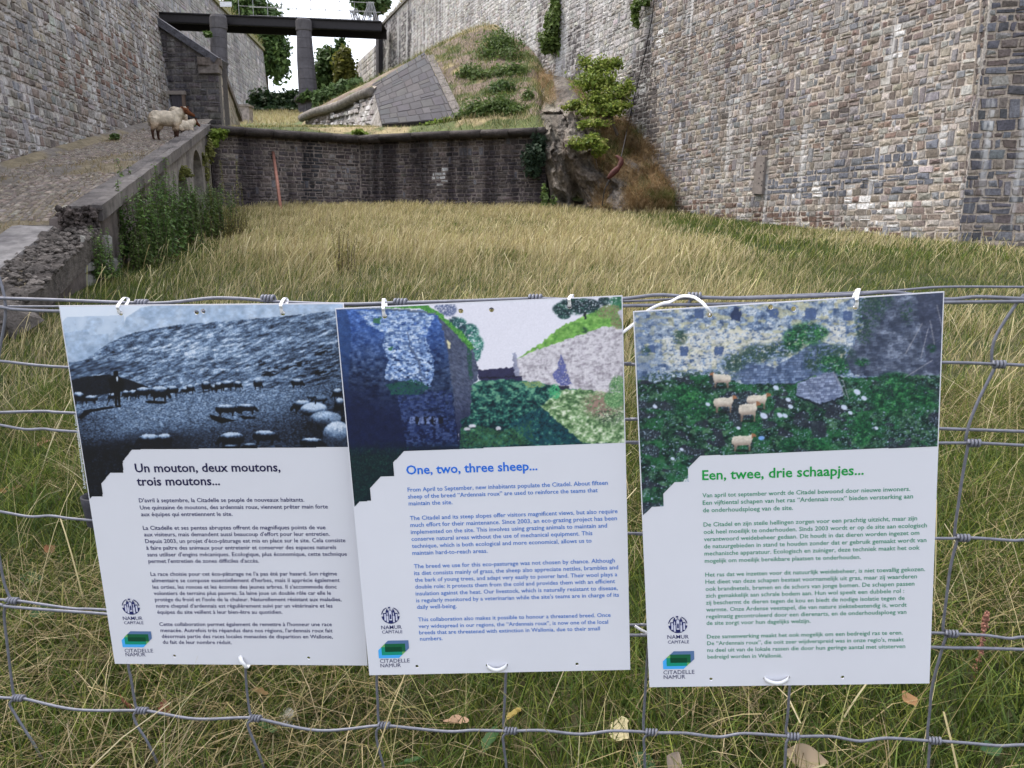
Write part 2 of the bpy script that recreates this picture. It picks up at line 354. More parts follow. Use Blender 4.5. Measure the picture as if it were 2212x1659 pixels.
nearq = stones(Q0, dQ, vQ, 7, 9.5, (.10, .21), (.13, .34), .021, palette([DARK, (.085, .085, .10), (.13, .135, .155), BROWN, GREY], [24, 36, 20, 12, 8], var=.15), 3, visible_top(1.2), prot=.018, tall=.07, jit=.016, inset=.14, bulge=.016)  # weathering and the shade on this turned face both put into a darker palette
put('stonework', *nearq, 'stone_light', rw)['label'] = 'darker weathered and shaded end face of the rampart'
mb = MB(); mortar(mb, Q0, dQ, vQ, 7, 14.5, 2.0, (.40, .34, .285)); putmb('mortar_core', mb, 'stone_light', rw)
# turf along its top
K2 = K1 + dR * L2
mb = MB()
for i in range(20):
    a = K1 + dR * (L2 * i / 20) + vR * 14.33; b = K1 + dR * (L2 * (i + 1) / 20) + vR * 14.33
    w = -nR; mb.hexa([a + nR * .12, b + nR * .12, b + w * 3, a + w * 3, a + nR * .1 + (0, 0, .18), b + nR * .1 + (0, 0, .18), b + w * 3 + (0, 0, .9), a + w * 3 + (0, 0, .9)], (.13, .12, .1))
putmb('turf_cap', mb, 'coping', rw)
# beyond the bridge: pilaster and pale recessed length
K3 = K2 - nR * .5
farp = stones(K3 + dR * 11, -dR, vR, 11, 14.0, (.3, .5), (.4, .9), .03, palette([(.45, .42, .38), (.40, .37, .33), (.5, .47, .43)], [1, 1, 1], var=.08), 4, None, prot=.03)
pw = empty('pale_rampart_wall', tuple(K3), label='pale plastered rampart length beyond the right end of the footbridge', cat='wall')
put('stonework', *farp, 'stone_pale', pw)
mb = MB(); mortar(mb, K3 + dR * 11, -dR, vR, 11, 14.05, 2.0, (.42, .39, .35)); putmb('mortar_core', mb, 'stone_pale', pw)
mb = MB(); mortar(mb, K2 + dR * .55 + nR * .3, -dR, vR, .9, 14.2, 1.2, (.09, .085, .09)); putmb('pilaster', mb, 'stone_dark', rw)

# left rampart
nL = unit([1, .138, 0]); dL = unit([-.138, 1, 0]); vL = upv(nL, .07)
lw = empty('rampart_wall', (xleft(18), 18, zramp(18)), label='grey rubble stone rampart rising above the cobbled ramp on the left', cat='wall')
L0 = np.array([xleft(6.0), 6.0, zramp(6) - .8]); yl = float(on_plane(358, 130, L0, np.cross(dL, vL))[1]); LL = (yl - 6) / dL[1]
lf = stones(L0, dL, vL, LL, 14.5, (.11, .25), (.14, .36), .026, palette([GREY, BROWN, (.27, .25, .235), SLATE, LIGHT, DARK, TAN], [28, 20, 22, 5, 14, 5, 8], patches=[([(150, 60), (240, 60), (330, 150), (200, 250), (110, 160)], (.19, .125, .10), .25)]), 5, lambda C: (C[:, 2] < 1.55 + C[:, 1] * .32 + 1.2) & (C[:, 2] > zramp(C[:, 1]) - .3), prot=.022, tall=.04, jit=.016, inset=.15, split=.12)
put('stonework', *lf, 'stone_left', lw)
mb = MB(); mortar(mb, L0, dL, vL, LL, 15, 2.5, (.42, .39, .365)); putmb('mortar_core', mb, 'stone_left', lw)
pe = L0 + dL * LL
# far left rampart with grassy top
nF = unit([1, .088, 0]); dF = unit([-.088, 1, 0]); vF = upv(nF, .05)
E1 = at(568, 111, 95.0); fw = empty('rampart_wall', tuple(E1), label='smooth grey far rampart behind the footbridge with a turf top sloping out of view', cat='wall')
LF = 50.0; F0 = E1 - dF * LF - vF * 16
ff = stones(F0, dF, vF, LF, 16, (.3, .55), (.5, 1.2), .03, palette([(.24, .225, .215), (.21, .20, .19), (.29, .275, .26), (.17, .16, .16)], [4, 4, 2, 2], var=.1), 6, lambda C: C[:, 2] < 1.55 + C[:, 1] * .32 + 1, prot=.03)
put('stonework', *ff, 'stone_far', fw)
mb = MB(); mortar(mb, F0, dF, vF, LF, 16.05, 3, (.25, .23, .22)); putmb('mortar_core', mb, 'stone_far', fw)
mb = MB()
for i in range(40):
    a = F0 + dF * (LF * i / 40) + vF * 16.05; b = F0 + dF * (LF * (i + 1) / 40) + vF * 16.05; w = -nF
    mb.hexa([a + nF * .25, b + nF * .25, b + w * 4, a + w * 4, a + nF * .2 + (0, 0, .35), b + nF * .2 + (0, 0, .35), b + w * 4 + (0, 0, 1.5), a + w * 4 + (0, 0, 1.5)], (.16, .15, .07))
putmb('turf_cap', mb, 'earth', fw)
mb = MB(); p = on_plane(592, 10, E1 + nF * .08, nF)
c = on_plane(np.array([547, 566]), np.array([4, 4]), E1, nF)
o = on_plane(412, 6, E1, nF); mb.hexa([o + dF * a + np.array([0, 0, b]) + nF * e for b in (-.35, .35) for a, e in ((-.9, .06), (.9, .06), (.9, -.1), (-.9, -.1))], (.5, .44, .36))
putmb('stone_panel', mb, 'paint', fw)

# terrace above the cross wall, with the mound against the right rampart
def zterr(x, y): y = np.asarray(y, float); return 1.48 + .13 * np.minimum(y, 55) + .05 * np.clip(y - 37, 0, 18)
cp = [(830, 272, 27.0), (990, 262, 26.0), (1080, 262, 25.6), (1150, 258, 25.2), (820, 270, 27.8), (905, 265, 27.4), (980, 258, 27.0), (806, 193, 31.0), (864, 160, 32.2), (922, 126, 33.5), (950, 190, 30.2), (1000, 105, 34.0), (1035, 92, 34.4), (1080, 85, 34.6), (1120, 102, 33.0), (1150, 132, 31.4),
      (1165, 165, 30.0), (1060, 180, 29.6), (1120, 200, 28.0), (1020, 230, 27.6), (1090, 235, 26.8), (1165, 215, 27.0), (720, 215, 36.5), (662, 247, 37.0), (790, 183, 36.0), (860, 150, 36.0)]
P = np.array([at(*c) for c in cp]); H = P[:, 2] - zterr(P[:, 0], P[:, 1])
ex = np.array([(-12, 45), (-9, 52), (-14, 30), (-10, 28), (-8, 27), (-12, 38), (-10.5, 40), (-7.5, 29.5), (-10.2, 34.5), (-20, 40), (-20, 60)], float)
wx = np.array([(xright(36) - .3, 36), (xright(40) - .3, 40), (xright(46) - .3, 46), (xright(54) - .3, 54)]); wh = np.array([4.2, 3.4, 2.2, 1.2])
A2 = np.vstack([P[:, :2], ex, wx]); H2 = np.concatenate([H, np.zeros(len(ex)), wh])
G0, G1, GC = at(659, 252, 36.3)[:2], at(809, 197, 30.4)[:2], at(827, 272, 27.3)[:2]
GN = unit([-(G1 - G0)[1], (G1 - G0)[0]]); GN = GN if GN @ (np.array([-3, 36]) - G0) > 0 else -GN
GM_ = unit([-(GC - G1)[1], (GC - G1)[0]]); GM_ = GM_ if GM_ @ (np.array([0, 29]) - GC) > 0 else -GM_
def phi(d): return np.sqrt(d * d + .3)
Km = phi(np.linalg.norm(A2[:, None] - A2[None], axis=-1)); wts = np.linalg.solve(Km + 1e-6 * np.eye(len(A2)), H2)
def zter(x, y):
    x = np.asarray(x, float); y = np.asarray(y, float)
    q = np.stack([x.ravel(), y.ravel()], -1); h = (phi(np.linalg.norm(q[:, None] - A2[None], axis=-1)) @ wts).reshape(x.shape)
    h = np.clip(h, 0, 8) * sst(x, -11.5, -9.0)
    h = h * np.where(x < -9.9 + (36 - y) * .8, sst(x, -11 + (36 - y) * .8, -9.6 + (36 - y) * .8), 1) 
    gl = (x - G0[0]) * GN[0] + (y - G0[1]) * GN[1]; gl2 = (x - GC[0]) * GM_[0] + (y - GC[1]) * GM_[1]
    h = h * np.where((y > G1[1] - .3) | (x < GC[0] - 1), sst(gl, .05, .5), sst(np.maximum(gl2, gl), .0, .5))
    z = zterr(x, y) - 2.6 * sst(x, .75, 2.0) * (1 - sst(y, 29, 34)) + h + .25 * (fbm(x * .9, y * .9, 4, 21) - .5) * np.clip(h, 0, 1)
    wf = sst(y - ycross(x), .0, 1.0) ; wf = np.where((x > WA[0] - .3) & (x < WC[0] + .5), wf, 1); return np.minimum(z, z * wf + (ZC - .03) * (1 - wf))
def col_ter(x, y, z):
    n = fbm(x * .8, y * .8, 4, 22)[:, None]; k = fbm(x * 2.1, y * 2.1, 3, 24)[:, None]; h = np.clip(z - zterr(x, y), 0, 6)[:, None]
    green = np.array([.08, .10, .03]); straw = np.array([.27, .22, .12]); dirt = np.array([.16, .12, .095])
    c = np.where(n > .42, green, straw) * (.6 + .8 * k); c = np.where((h > .4) & (k > .48), dirt * (.6 + .8 * n), c); return c
xs = np.concatenate([np.linspace(-45, -14, 20)[:-1], np.linspace(-14, 9, 130)]); ys = np.concatenate([np.linspace(24, 40, 110), np.linspace(41, 120, 40)])
def xr_end(y): return np.where(y > 53, 60, xright(y) + 1.5)
sheet('terrace_ground', xs, ys, zter, 'earth', col_ter, drop=lambda x, y: ((y < ycross(x) + .10) & (x > WA[0])) | ((x > xr_end(y))) | ((x <= WA[0]) & (y < 25.2)))

# dark cross wall with its rounded coping
cw = empty('cross_wall', (WB[0], WB[1], 2.3), label='low dark damp stone wall closing the far end of the meadow', cat='wall')
dark_pal = palette([(.095, .08, .08), (.068, .058, .064), (.125, .105, .098), (.16, .14, .125)], [35, 30, 22, 13], var=.18, patches=[([(930, 365), (965, 365), (960, 400), (935, 400)], (.5, .5, .5), .8), ([(860, 280), (1100, 275), (1100, 330), (860, 330)], (.14, .115, .10), .5), ([(655, 290), (690, 290), (690, 430), (650, 430)], (.04, .04, .045), .8), ([(700, 340), (770, 330), (770, 410), (700, 420)], (.17, .16, .16), .35)])
mbm = MB(); parts = []
for a, b, sd_ in ((WA, WB, 7), (WB, WC, 8)):
    L = np.linalg.norm(b - a); d = np.array([*(b - a) / L, 0]); n = np.array([d[1], -d[0], 0])
    o = np.array([a[0], a[1], 1.6]); v = upv(n, .02)
    parts.append(stones(o, d, v, L, 2.95, (.085, .16), (.13, .32), .019, dark_pal, sd_, None, prot=.022, tall=.02, jit=.012, split=.08))
    mortar(mbm, o, d, v, L + (.2 if sd_ == 7 else 0), 3.0, 1.2, (.21, .18, .165))
    m = MB(); s = 0; rgc = random.Random(sd_)
    while s < L:
        e = min(L, s + rgc.uniform(.8, 1.3)); th = np.linspace(0, np.pi * 2, 13)[:-1]
        ring = [(-.16 + .23 * math.cos(t) * 1.1, .12 + .13 * math.sin(t)) for t in th]; k = rgc.uniform(.75, 1.2); dz = rgc.uniform(-.015, .015)
        Vc = np.array([[o + d * q + n * (-x0) * 1 + np.array([0, 0, ZC - 1.6 - .30 + z0 + dz]) for (x0, z0) in ring] for q in (s + .012, e - .012)]).reshape(-1, 3)
        m.add(Vc, [[i, (i + 1) % 12, 12 + (i + 1) % 12, 12 + i] for i in range(12)], [[0, i + 1, i] for i in range(1, 11)] + [[12, 12 + i, 12 + i + 1] for i in range(1, 11)], np.array([.055, .047, .045]) * k); s = e
    putmb('coping', m, 'coping', cw, True)
for p_ in parts: put('stonework', *p_, 'stone_dark', cw)
putmb('mortar_core', mbm, 'stone_dark', cw)
q = at(781, 302, 26.38); mb = MB(); mb.tube([q + (0, .3, .05), q + (0, -.12, -.02)], .06, 10, (.05, .05, .055)); putmb('drain_spout', mb, 'paint', cw)

# slab facing and little flank wall of the mound
sl_ = empty('mound_facing', tuple(at(827, 271, 27.4)), label='sloping facing of big grey slabs on the flank of the grassy mound', cat='stone facing')
a, b, c, d = at(826, 272, 27.3), at(985, 260, 26.9), at(922, 125, 33.4), at(806, 192, 30.9)
n = unit(np.cross(b - a, d - a)); n = n if n[1] < 0 else -n
mb = MB(); mb.hexa([p - n * .5 for p in (a, b, c, d)] + [p + n * .06 for p in (a, b, c, d)], (.035, .032, .034)); putmb('bedding', mb, 'slate', sl_)
V, Q, T, Cc = stones((0, 0, 0), (1, 0, 0), (0, 1, 0), 1, 1, (.09, .13), (.10, .22), .005, palette([(.070, .067, .074), (.08, .076, .08), (.06, .058, .066)], [1, 1, 1], var=.06), 9, None, prot=.006, tall=0, jit=.004, inset=.08, bulge=.002, split=.1)
u, w = V[:, :1], V[:, 1:2]; PP = (1 - u) * (1 - w) * a + u * (1 - w) * b + u * w * c + (1 - u) * w * d + n * (.06 + V[:, 2:3] * 2)
put('slab_paving', PP, Q, T, Cc, 'slate', sl_)
mb = MB(); e0, e1 = at(984, 258, 26.95) , at(921, 124, 33.4)
for i in range(9):
    p, q = b + (c - b) * i / 9, b + (c - b) * (i + .96) / 9; r = unit(np.cross(n, c - b)) * .28
    r = r if r[0] > 0 else -r
    mb.hexa([p - n * .3, p + r - n * .3, q + r - n * .3, q - n * .3, p + n * .1, p + r + n * .1, q + r + n * .1, q + n * .1], (.14, .125, .115))
putmb('edge_stones', mb, 'coping', sl_)
flk = empty('flank_wall', tuple(at(740, 250, 33)), label='small pale stone wall with a sloping rounded coping below the mound', cat='wall')
g0, g1 = at(659, 252, 36.3), at(809, 197, 30.4); g0b, g1b = np.array([*g0[:2], zterr(0, g0[1]) - .5]), np.array([*g1[:2], zterr(0, g1[1]) - 1.2])
g1b = at(828, 275, 27.2); g1b[2] -= .4
V, Q, T, Cc = stones((0, 0, 0), (1, 0, 0), (0, 1, 0), 1, 1, (.08, .13), (.03, .07), .008, palette([GREY, (.24, .225, .21), BROWN], [3, 3, 2], patches=[([(790, 215), (830, 215), (830, 280), (790, 280)], (.3, .28, .27), .4)]), 10, None, prot=.02, tall=0, jit=.006, bulge=.02)
u, w = V[:, :1], V[:, 1:2]; nn = unit(np.cross(g1 - g0, (0, 0, 1))); nn = nn if nn[0] < 0 else -nn
PP = (1 - u) * (1 - w) * g0b + u * (1 - w) * g1b + u * w * g1 + (1 - u) * w * g0 + nn * V[:, 2:3]
put('stonework', PP, Q, T, Cc, 'stone_pale', flk)
mb = MB(); mb.hexa([g0b, g1b, g1b - nn, g0b - nn, g0, g1, g1 - nn, g0 - nn], (.3, .28, .26)); putmb('mortar_core', mb, 'stone_pale', flk)
mb = MB(); mb.tube([g0 + nn * .12 - (0, 0, .05) + (g1 - g0) * t + np.array([0, 0, .05 * math.sin(9 * t)]) for t in np.linspace(-.02, 1.0, 14)], .17, 10, (.16, .145, .13)); putmb('coping', mb, 'coping', flk, True)
# sloping stone top between coping and turf line
tl = [at(662, 247, 37.2), at(720, 214, 36.8), at(790, 182, 36.2), at(860, 148, 35.5), at(921, 124, 33.6)]
tb = [g0 + (0, 0, .05), g0 + (g1 - g0) * .4 + (0, 0, .08), g0 + (g1 - g0) * .75 + (0, 0, .08), g1 + (0, 0, .1), d + n * .1]
mb = MB()
for i in range(4):
    mb.hexa([tb[i] - (0, 0, .5), tb[i + 1] - (0, 0, .5), tl[i + 1] - (0, 0, .5), tl[i] - (0, 0, .5), tb[i], tb[i + 1], tl[i + 1], tl[i]], (.26, .225, .19))
putmb('sloping_top', mb, 'coping', flk)

# ------------------------------------------------------------------ rock outcrop between cross wall and right rampart
rows = [[(1140, 150, 31.7), (1190, 163, 30.1), (1240, 178, 28.9), (1310, 240, 26.9), (1385, 285, 25.0), (1454, 378, 23.6)],
        [(1140, 215, 29.2), (1195, 205, 27.8), (1245, 215, 26.8), (1310, 275, 25.5), (1385, 315, 24.3), (1454, 392, 23.5)],
        [(1152, 262, 25.9), (1200, 265, 24.8), (1245, 285, 24.5), (1305, 325, 24.2), (1375, 355, 23.6), (1455, 405, 23.1)],
        [(1166, 330, 24.9), (1208, 330, 24.0), (1245, 345, 23.9), (1300, 385, 23.5), (1365, 408, 22.7), (1456, 424, 22.4)],
        [(1186, 400, 24.2), (1212, 400, 23.6), (1240, 405, 23.9), (1300, 430, 22.9), (1365, 432, 22.3), (1457, 440, 22.2)],
        [(1188, 460, 24.2), (1210, 462, 23.4), (1245, 464, 23.2), (1300, 468, 22.6), (1365, 470, 22.2), (1458, 470, 22.1)],
        [(1188, 530, 24.2), (1210, 532, 23.2), (1245, 534, 22.9), (1300, 538, 22.3), (1365, 540, 22.0), (1459, 540, 21.9)]]
G = np.array([[at(*c) for c in r] for r in rows])
Gu = np.stack([smooth_path(G[i], 46) for i in range(len(rows))]); Gv = np.stack([smooth_path(Gu[:, j], 34) for j in range(Gu.shape[1])], 1)
nv_, nu_ = Gv.shape[:2]; vv, uu = np.meshgrid(np.linspace(0, 1, nv_), np.linspace(0, 1, nu_), indexing='ij')
X, Y, Z = Gv[..., 0], Gv[..., 1], Gv[..., 2]
def ridged(x, y, o, s): return sum(.5 ** k * (1 - np.abs(2 * vn(x * 2 ** k + 5 * k, y * 2 ** k, s + k) - 1)) for k in range(o)) / 1.9
ridg = ridged(X * .8 + Z * .35, Z * .55 - X * .2, 5, 31); n1 = fbm(X * 2.3 + .5 * Z, Z * 1.6, 5, 32); bl_ = hsh(np.floor(X * 1.7 + .5 * Z + 1.5 * n1), np.floor(Z * 1.3 - .3 * X + 1.2 * n1), 9)
edge = np.minimum(1, np.minimum(uu, 1 - uu) * 10)
amp = (1.1 * (ridg - .55) + .7 * (n1 - .5) + .30 * (bl_ - .5) + .22 * (fbm(X * 9, Z * 7, 3, 37) - .5)) * edge * (.45 + .55 * sst(vv, .1, .3))
amp = amp - 1.3 * np.exp(-(((uu - .36) / .10) ** 2 + ((vv - .74) / .09) ** 2)) - .7 * np.exp(-(((uu - .18) / .06) ** 2 + ((vv - .8) / .16) ** 2)) - .8 * np.exp(-(((uu - .75) / .08) ** 2 + ((vv - .25) / .06) ** 2))
Gv = Gv + amp[..., None] * np.array([-.25, -1.0, .12])
grassy = sst(fbm(uu * 7, vv * 6, 3, 33) + .12 * sst(uu, .45, .6), .42, .56) * (.1 + .9 * np.maximum(sst(uu, .5, .62) * (1 - sst(vv, .74, .84)), 1 - sst(vv, .12, .30)))
kk = fbm(X * 3, Z * 3, 4, 34)[..., None]
rockc = np.array([.20, .178, .155]) * (.25 + 1.5 * kk) * (.7 + .6 * bl_[..., None]) + np.array([.05, .03, .015]) * sst(n1, .55, .8)[..., None]
gc = np.where(fbm(uu * 14, vv * 12, 2, 35)[..., None] > .42, np.array([.30, .215, .12]), np.array([.12, .12, .045]))
cc = rockc * (1 - grassy[..., None]) + gc * grassy[..., None] * (.6 + .8 * kk)
rock_V = Gv.copy(); rock_grassy = grassy
rock = link('rock_outcrop', mesh('rock_outcrop', Gv.reshape(-1, 3), grid_faces(nv_, nu_)[:, ::-1], col=cc.reshape(-1, 3)), M['rock'])
tag(rock, 'dark rough rock outcrop with grassy ledges between the dark wall and the right rampart', 'rock')

# ------------------------------------------------------------------ cobbled ramp, its parapet and retaining wall
def col_ramp(x, y, z):
    n = fbm(x * 1.2, y * .7, 3, 41)[:, None]; return np.where(n > .5, np.array([.20, .165, .105]), np.array([.17, .15, .13])) * (.7 + .6 * fbm(x * 6, y * 6, 2, 42)[:, None])
ny = 90; nx = 24; yy = np.linspace(4.5, 26.6, ny); t = np.linspace(0, 1, nx)
Yg, Tg = np.meshgrid(yy, t, indexing='ij'); Xg = (xramp(Yg) - .15) * (1 - Tg) + (xleft(Yg) - .3) * Tg
Zg = zramp(Yg) + .05 * (fbm(Xg * 1.5, Yg * 1.5, 3, 43) - .5) + .10 * sst(Tg, .8, 1)
V = np.stack([Xg, Yg, Zg], -1).reshape(-1, 3)
tag(link('ramp_path', mesh('ramp_path', V, grid_faces(ny, nx), col=col_ramp(V[:, 0], V[:, 1], V[:, 2]), smooth=True), M['earth']), kind='structure')
def ramp_w(C):
    u = (C[:, 0] - xramp(C[:, 1])) / (xleft(C[:, 1]) - xramp(C[:, 1])); return u
du_ = unit([-.262, 1, .212]); dx_ = unit(np.cross([0, 0, 1], du_))
o = np.array([xramp(5.5) - .2, 5.5, zramp(5.5) + .012]); 
V, Q, T, Cc = stones(o - dx_ * .3, du_, dx_, 20.5, 5.2, (.07, .12), (.09, .17), .02, palette([(.20, .165, .135), (.235, .20, .165), (.16, .135, .115), (.26, .23, .20)], [3, 3, 2, 1], var=.15), 12,
    lambda C: (ramp_w(C) > .1) & (ramp_w(C) < .97) & (fbm(C[:, 0] * .9, C[:, 1] * .6, 3, 44) < .64), prot=.010, tall=0, jit=.01, inset=.26, bulge=.010)
lift = .05 * (fbm(V[:, 0] * 1.5, V[:, 1] * 1.5, 3, 43) - .5) - .024; V[:, 2] = (V - o) @ unit(np.cross(du_, dx_)) + zramp(V[:, 1]) + lift + .030
tag(link('cobblestones', mesh('cobblestones', V, Q, T, Cc), M['cobble']), kind='structure')

def plate(outer, holes, half, res=None):
    """flat plate with holes: polygon in x-y, thickness 2*half along z"""
    cu = bpy.data.curves.new('tmp', 'CURVE'); cu.dimensions = '2D'; cu.fill_mode = 'BOTH'; cu.extrude = half
    for P_ in [outer] + list(holes):
        sp = cu.splines.new('POLY'); sp.points.add(len(P_) - 1); sp.use_cyclic_u = True
        for q_, p_ in zip(sp.points, P_): q_.co = (p_[0], p_[1], 0, 1)
    ob = bpy.data.objects.new('tmp', cu); me = bpy.data.meshes.new_from_object(ob); bpy.data.objects.remove(ob); bpy.data.curves.remove(cu); return me
rt = empty('retaining_wall', (xramp(16), 16, zfield(-6, 16)), label='stained cement retaining wall with blind arches carrying the cobbled ramp', cat='wall')
dK = unit([-.262, 1, 0]); nK = unit([1, .262, 0])
def s_of(y): return (y - 4.0) / dK[1]
def arch(y0, y1, zt, zb, k=9):
    m, h = (y0 + y1) / 2, (y1 - y0) / 2; zs = zt - .75
    pts = [(s_of(y0), zb), (s_of(y1), zb)]
    return pts + [(s_of(m + h * math.cos(a)), zs + .75 * math.sin(a)) for a in np.linspace(0, np.pi, k)]
outer = [(s_of(y), zfield(xramp(y), y) - .5) for y in (4.6, 10.3, 23.9)] + [(s_of(23.9), zpar(23.9) - .16), (s_of(10.4), zpar(10.4) - .16), (s_of(10.35), zker(10.35) - .1), (s_of(8.2), zker(8.2) - .12), (s_of(7.3), zker(7.3) - .15), (s_of(6.0), zker(6.0) - .2), (s_of(4.6), zker(4.6) - .25)]
me = plate(outer, [arch(17.4, 19.0, 3.0, 1.2), arch(20.0, 21.9, 3.65, 1.2), arch(22.6, 23.7, 4.0, 1.4)], .28)
o3 = np.array([xramp(4.0), 4.0, 0]) - nK * .30
me.transform(Matrix(((dK[0], 0, nK[0], o3[0]), (dK[1], 0, nK[1], o3[1]), (0, 1, 0, o3[2]), (0, 0, 0, 1)))); me.transform(inv(rt))
a_ = me.color_attributes.new('Col', 'FLOAT_COLOR', 'POINT'); vz = np.array([v.co[:] for v in me.vertices]) + np.array(rt.location)
cz = np.ones((len(vz), 4)); cz[:, :3] = np.where((vz[:, 1] > 16.5)[:, None], (.24, .22, .20), (.095, .078, .072)); a_.data.foreach_set('color', cz.ravel())
link('wall_face', me, M['cement'], rt)
mb = MB(); ya = np.linspace(4.6, 24.2, 30)
for i in range(29):
    y0, y1 = ya[i], ya[i + 1]; q = [np.array([xramp(y0), y0, 0]) - nK * .9, np.array([xramp(y1), y1, 0]) - nK * .9, np.array([xramp(y1), y1, 0]) - nK * 1.4, np.array([xramp(y0), y0, 0]) - nK * 1.4]
    mb.hexa([p_ + (0, 0, -.5) for p_ in q] + [p_ + np.array([0, 0, zramp(p_[1]) - .12]) for p_ in q], (.07, .06, .058))
putmb('inner_core', mb, 'cement', rt)
def strip(name, y0, y1, o0, o1, zf, th, col, mat, parent, n=30, rough=0, sd_=0):
    yy = np.linspace(y0, y1, n); oo = np.linspace(o0, o1, 6); V = []; rr = np.random.default_rng(sd_)
    for y in yy:
        b = np.array([xramp(y), y, 0])
        ring = [b + nK * o1 + (0, 0, zf(y) - th)] + [b + nK * a + (0, 0, zf(y) + (rr.normal(0, rough) if rough else 0)) for a in oo[::-1]] + [b + nK * o0 + (0, 0, zf(y) - th)]
        V += ring
    k = 8; Q = [[i * k + j, i * k + (j + 1) % k, (i + 1) * k + (j + 1) % k, (i + 1) * k + j] for i in range(n - 1) for j in range(k)]
    Q += [[0, 1, 6, 7], [1, 2, 5, 6], [2, 3, 4, 5]]; m = (n - 1) * k; Q += [[m + 7, m + 6, m + 1, m], [m + 6, m + 5, m + 2, m + 1], [m + 5, m + 4, m + 3, m + 2]]
    m_ = MB(); m_.add(V, Q, None, col); return putmb(name, m_, mat, parent)
strip('parapet_top', 10.4, 24.0, -.36, -.13, zpar, .28, (.125, .112, .105), 'cement', rt, 40, .006, 1)
strip('parapet_lip', 10.4, 24.0, -.10, .06, lambda y: zpar(y) + .02, .20, (.15, .135, .125), 'cement', rt, 40, .004, 2)
strip('gutter_strip', 4.4, 10.35, -1.0, -.52, lambda y: zker(y) + .0, .2, (.24, .225, .215), 'cement', rt, 24, .004, 3)
# rubble where the parapet has broken away
mb = MB(); rr = np.random.default_rng(5)
def pebble(mb, c, s, col, rr):
    Vp = np.array([[1, 0, 0], [-1, 0, 0], [0, 1, 0], [0, -1, 0], [0, 0, 1], [0, 0, -1], [.6, .6, .5], [-.6, .6, .5], [-.6, -.6, .5], [.6, -.6, .5], [.6, .6, -.5], [-.6, .6, -.5], [-.6, -.6, -.5], [.6, -.6, -.5]], float)
    Vp = Vp * rr.uniform(.75, 1.2, (14, 1)) * np.array(s); a = rr.uniform(0, 6.28); ca, sa = math.cos(a), math.sin(a)
    Vp = np.stack([Vp[:, 0] * ca - Vp[:, 1] * sa, Vp[:, 0] * sa + Vp[:, 1] * ca, Vp[:, 2]], -1) + c
    T = []
    for (p_, ring) in ((4, (6, 7, 8, 9)), (5, (13, 12, 11, 10)), (0, (6, 9, 13, 10)), (1, (8, 7, 11, 12)), (2, (7, 6, 10, 11)), (3, (9, 8, 12, 13))):
        T += [[p_, ring[i], ring[(i + 1) % 4]] for i in range(4)]
    mb.add(Vp, None, T, col)
strip('broken_kerb', 4.4, 10.38, -.54, .03, lambda y: zker(y) - .04, .25, (.15, .13, .115), 'rock', rt, 40, .035, 4)
for i in range(900):
    y = rr.uniform(4.5, 10.45); of = rr.uniform(-.52, .04); s = rr.uniform(.012, .05) * (1.5 if rr.random() < .12 else 1)
    pebble(mb, np.array([xramp(y), y, zker(y) - .03 + rr.uniform(-.01, .03)]) + nK * of, (s, s * rr.uniform(.6, 1), s * rr.uniform(.4, .8)), np.array([.2, .175, .155]) * rr.uniform(.5, 1.4), rr)
for i in range(160):
    of = rr.uniform(-.42, .02); pebble(mb, np.array([xramp(10.38), 10.38 + rr.uniform(-.12, .03), zker(10.38) + rr.uniform(-.05, .22)]) + nK * of, tuple(rr.uniform(.02, .05, 3)), np.array([.13, .105, .095]) * rr.uniform(.5, 1.3), rr)
putmb('rubble_edge', mb, 'rock', rt)
# blocks of coursed stone showing at the foot
st = stones(np.array([xramp(7.2), 7.2, zfield(-5, 7.2) - .1]) + nK * .0, dK, np.array([0, 0, 1.0]), 5.2, .75, (.28, .42), (.35, .7), .03, palette([(.21, .195, .18), (.17, .155, .145), (.25, .235, .215)], [1, 1, 1]), 14, lambda C: (C[:, 2] < zfield(C[:, 0], C[:, 1]) + .5) & (C[:, 1] > 9.5) & (C[:, 1] < 11.2), prot=.02, tall=0)
put('footing_stones', *st, 'cement', rt)
for i, (px_, py_, s) in enumerate([(178, 602, .16), (28, 690, .3), (8, 720, .35), (60, 660, .2)]):
    d_ = ray(px_, py_); tt = 1.55 / (.09 * d_[1] - d_[2]); c_ = EYE + d_ * tt
    mb = MB(); pebble(mb, c_ * 0, (s, s * .8, s * .75), (.16, .14, .125), rr); o_ = mb.build('fallen_stone', M['rock']); o_.location = c_ + (0, 0, s * .35)
    md = o_.modifiers.new('sub', 'SUBSURF'); md.levels = 1; md.render_levels = 2; md.subdivision_type = 'SIMPLE'
    tag(o_, ['small rough stone lying at the foot of the broken kerb beside the nettles', 'large rough stone block beside the top wire at the left edge', 'biggest rough stone block cut by the left edge under the broken kerb', 'rough stone wedged under the broken kerb end'][i], 'stone', 'stones fallen from the kerb')

# ------------------------------------------------------------------ stair wall, door, footbridge
sw = empty('stair_wall', tuple(at(467, 262, 27.5)), label='dark gabled stair wall with sloping stone coping behind the sheep', cat='wall')
f = [at(310, 25, 27.5), at(470, 131, 27.5)]; zb = 4.3
slope_at = lambda x: f[1][2] + (f[0][2] - f[1][2]) / (f[0][0] - f[1][0]) * (x - f[1][0])
x0 = f[0][0]; x1 = f[1][0]; Lw = x1 - x0; ztop = slope_at(x0)
sf = stones(np.array([x0, 27.5, zb]), np.array([1., 0, 0]), np.array([0, 0, 1.]), Lw, ztop - zb, (.14, .24), (.22, .5), .02, palette([(.10, .09, .095), (.075, .07, .078), (.13, .12, .115), (.22, .21, .21)], [5, 4, 3, 1], var=.14), 15, lambda C: C[:, 2] < slope_at(C[:, 0]) - .22, prot=.02, tall=0)
put('stonework', *sf, 'stone_dark', sw)
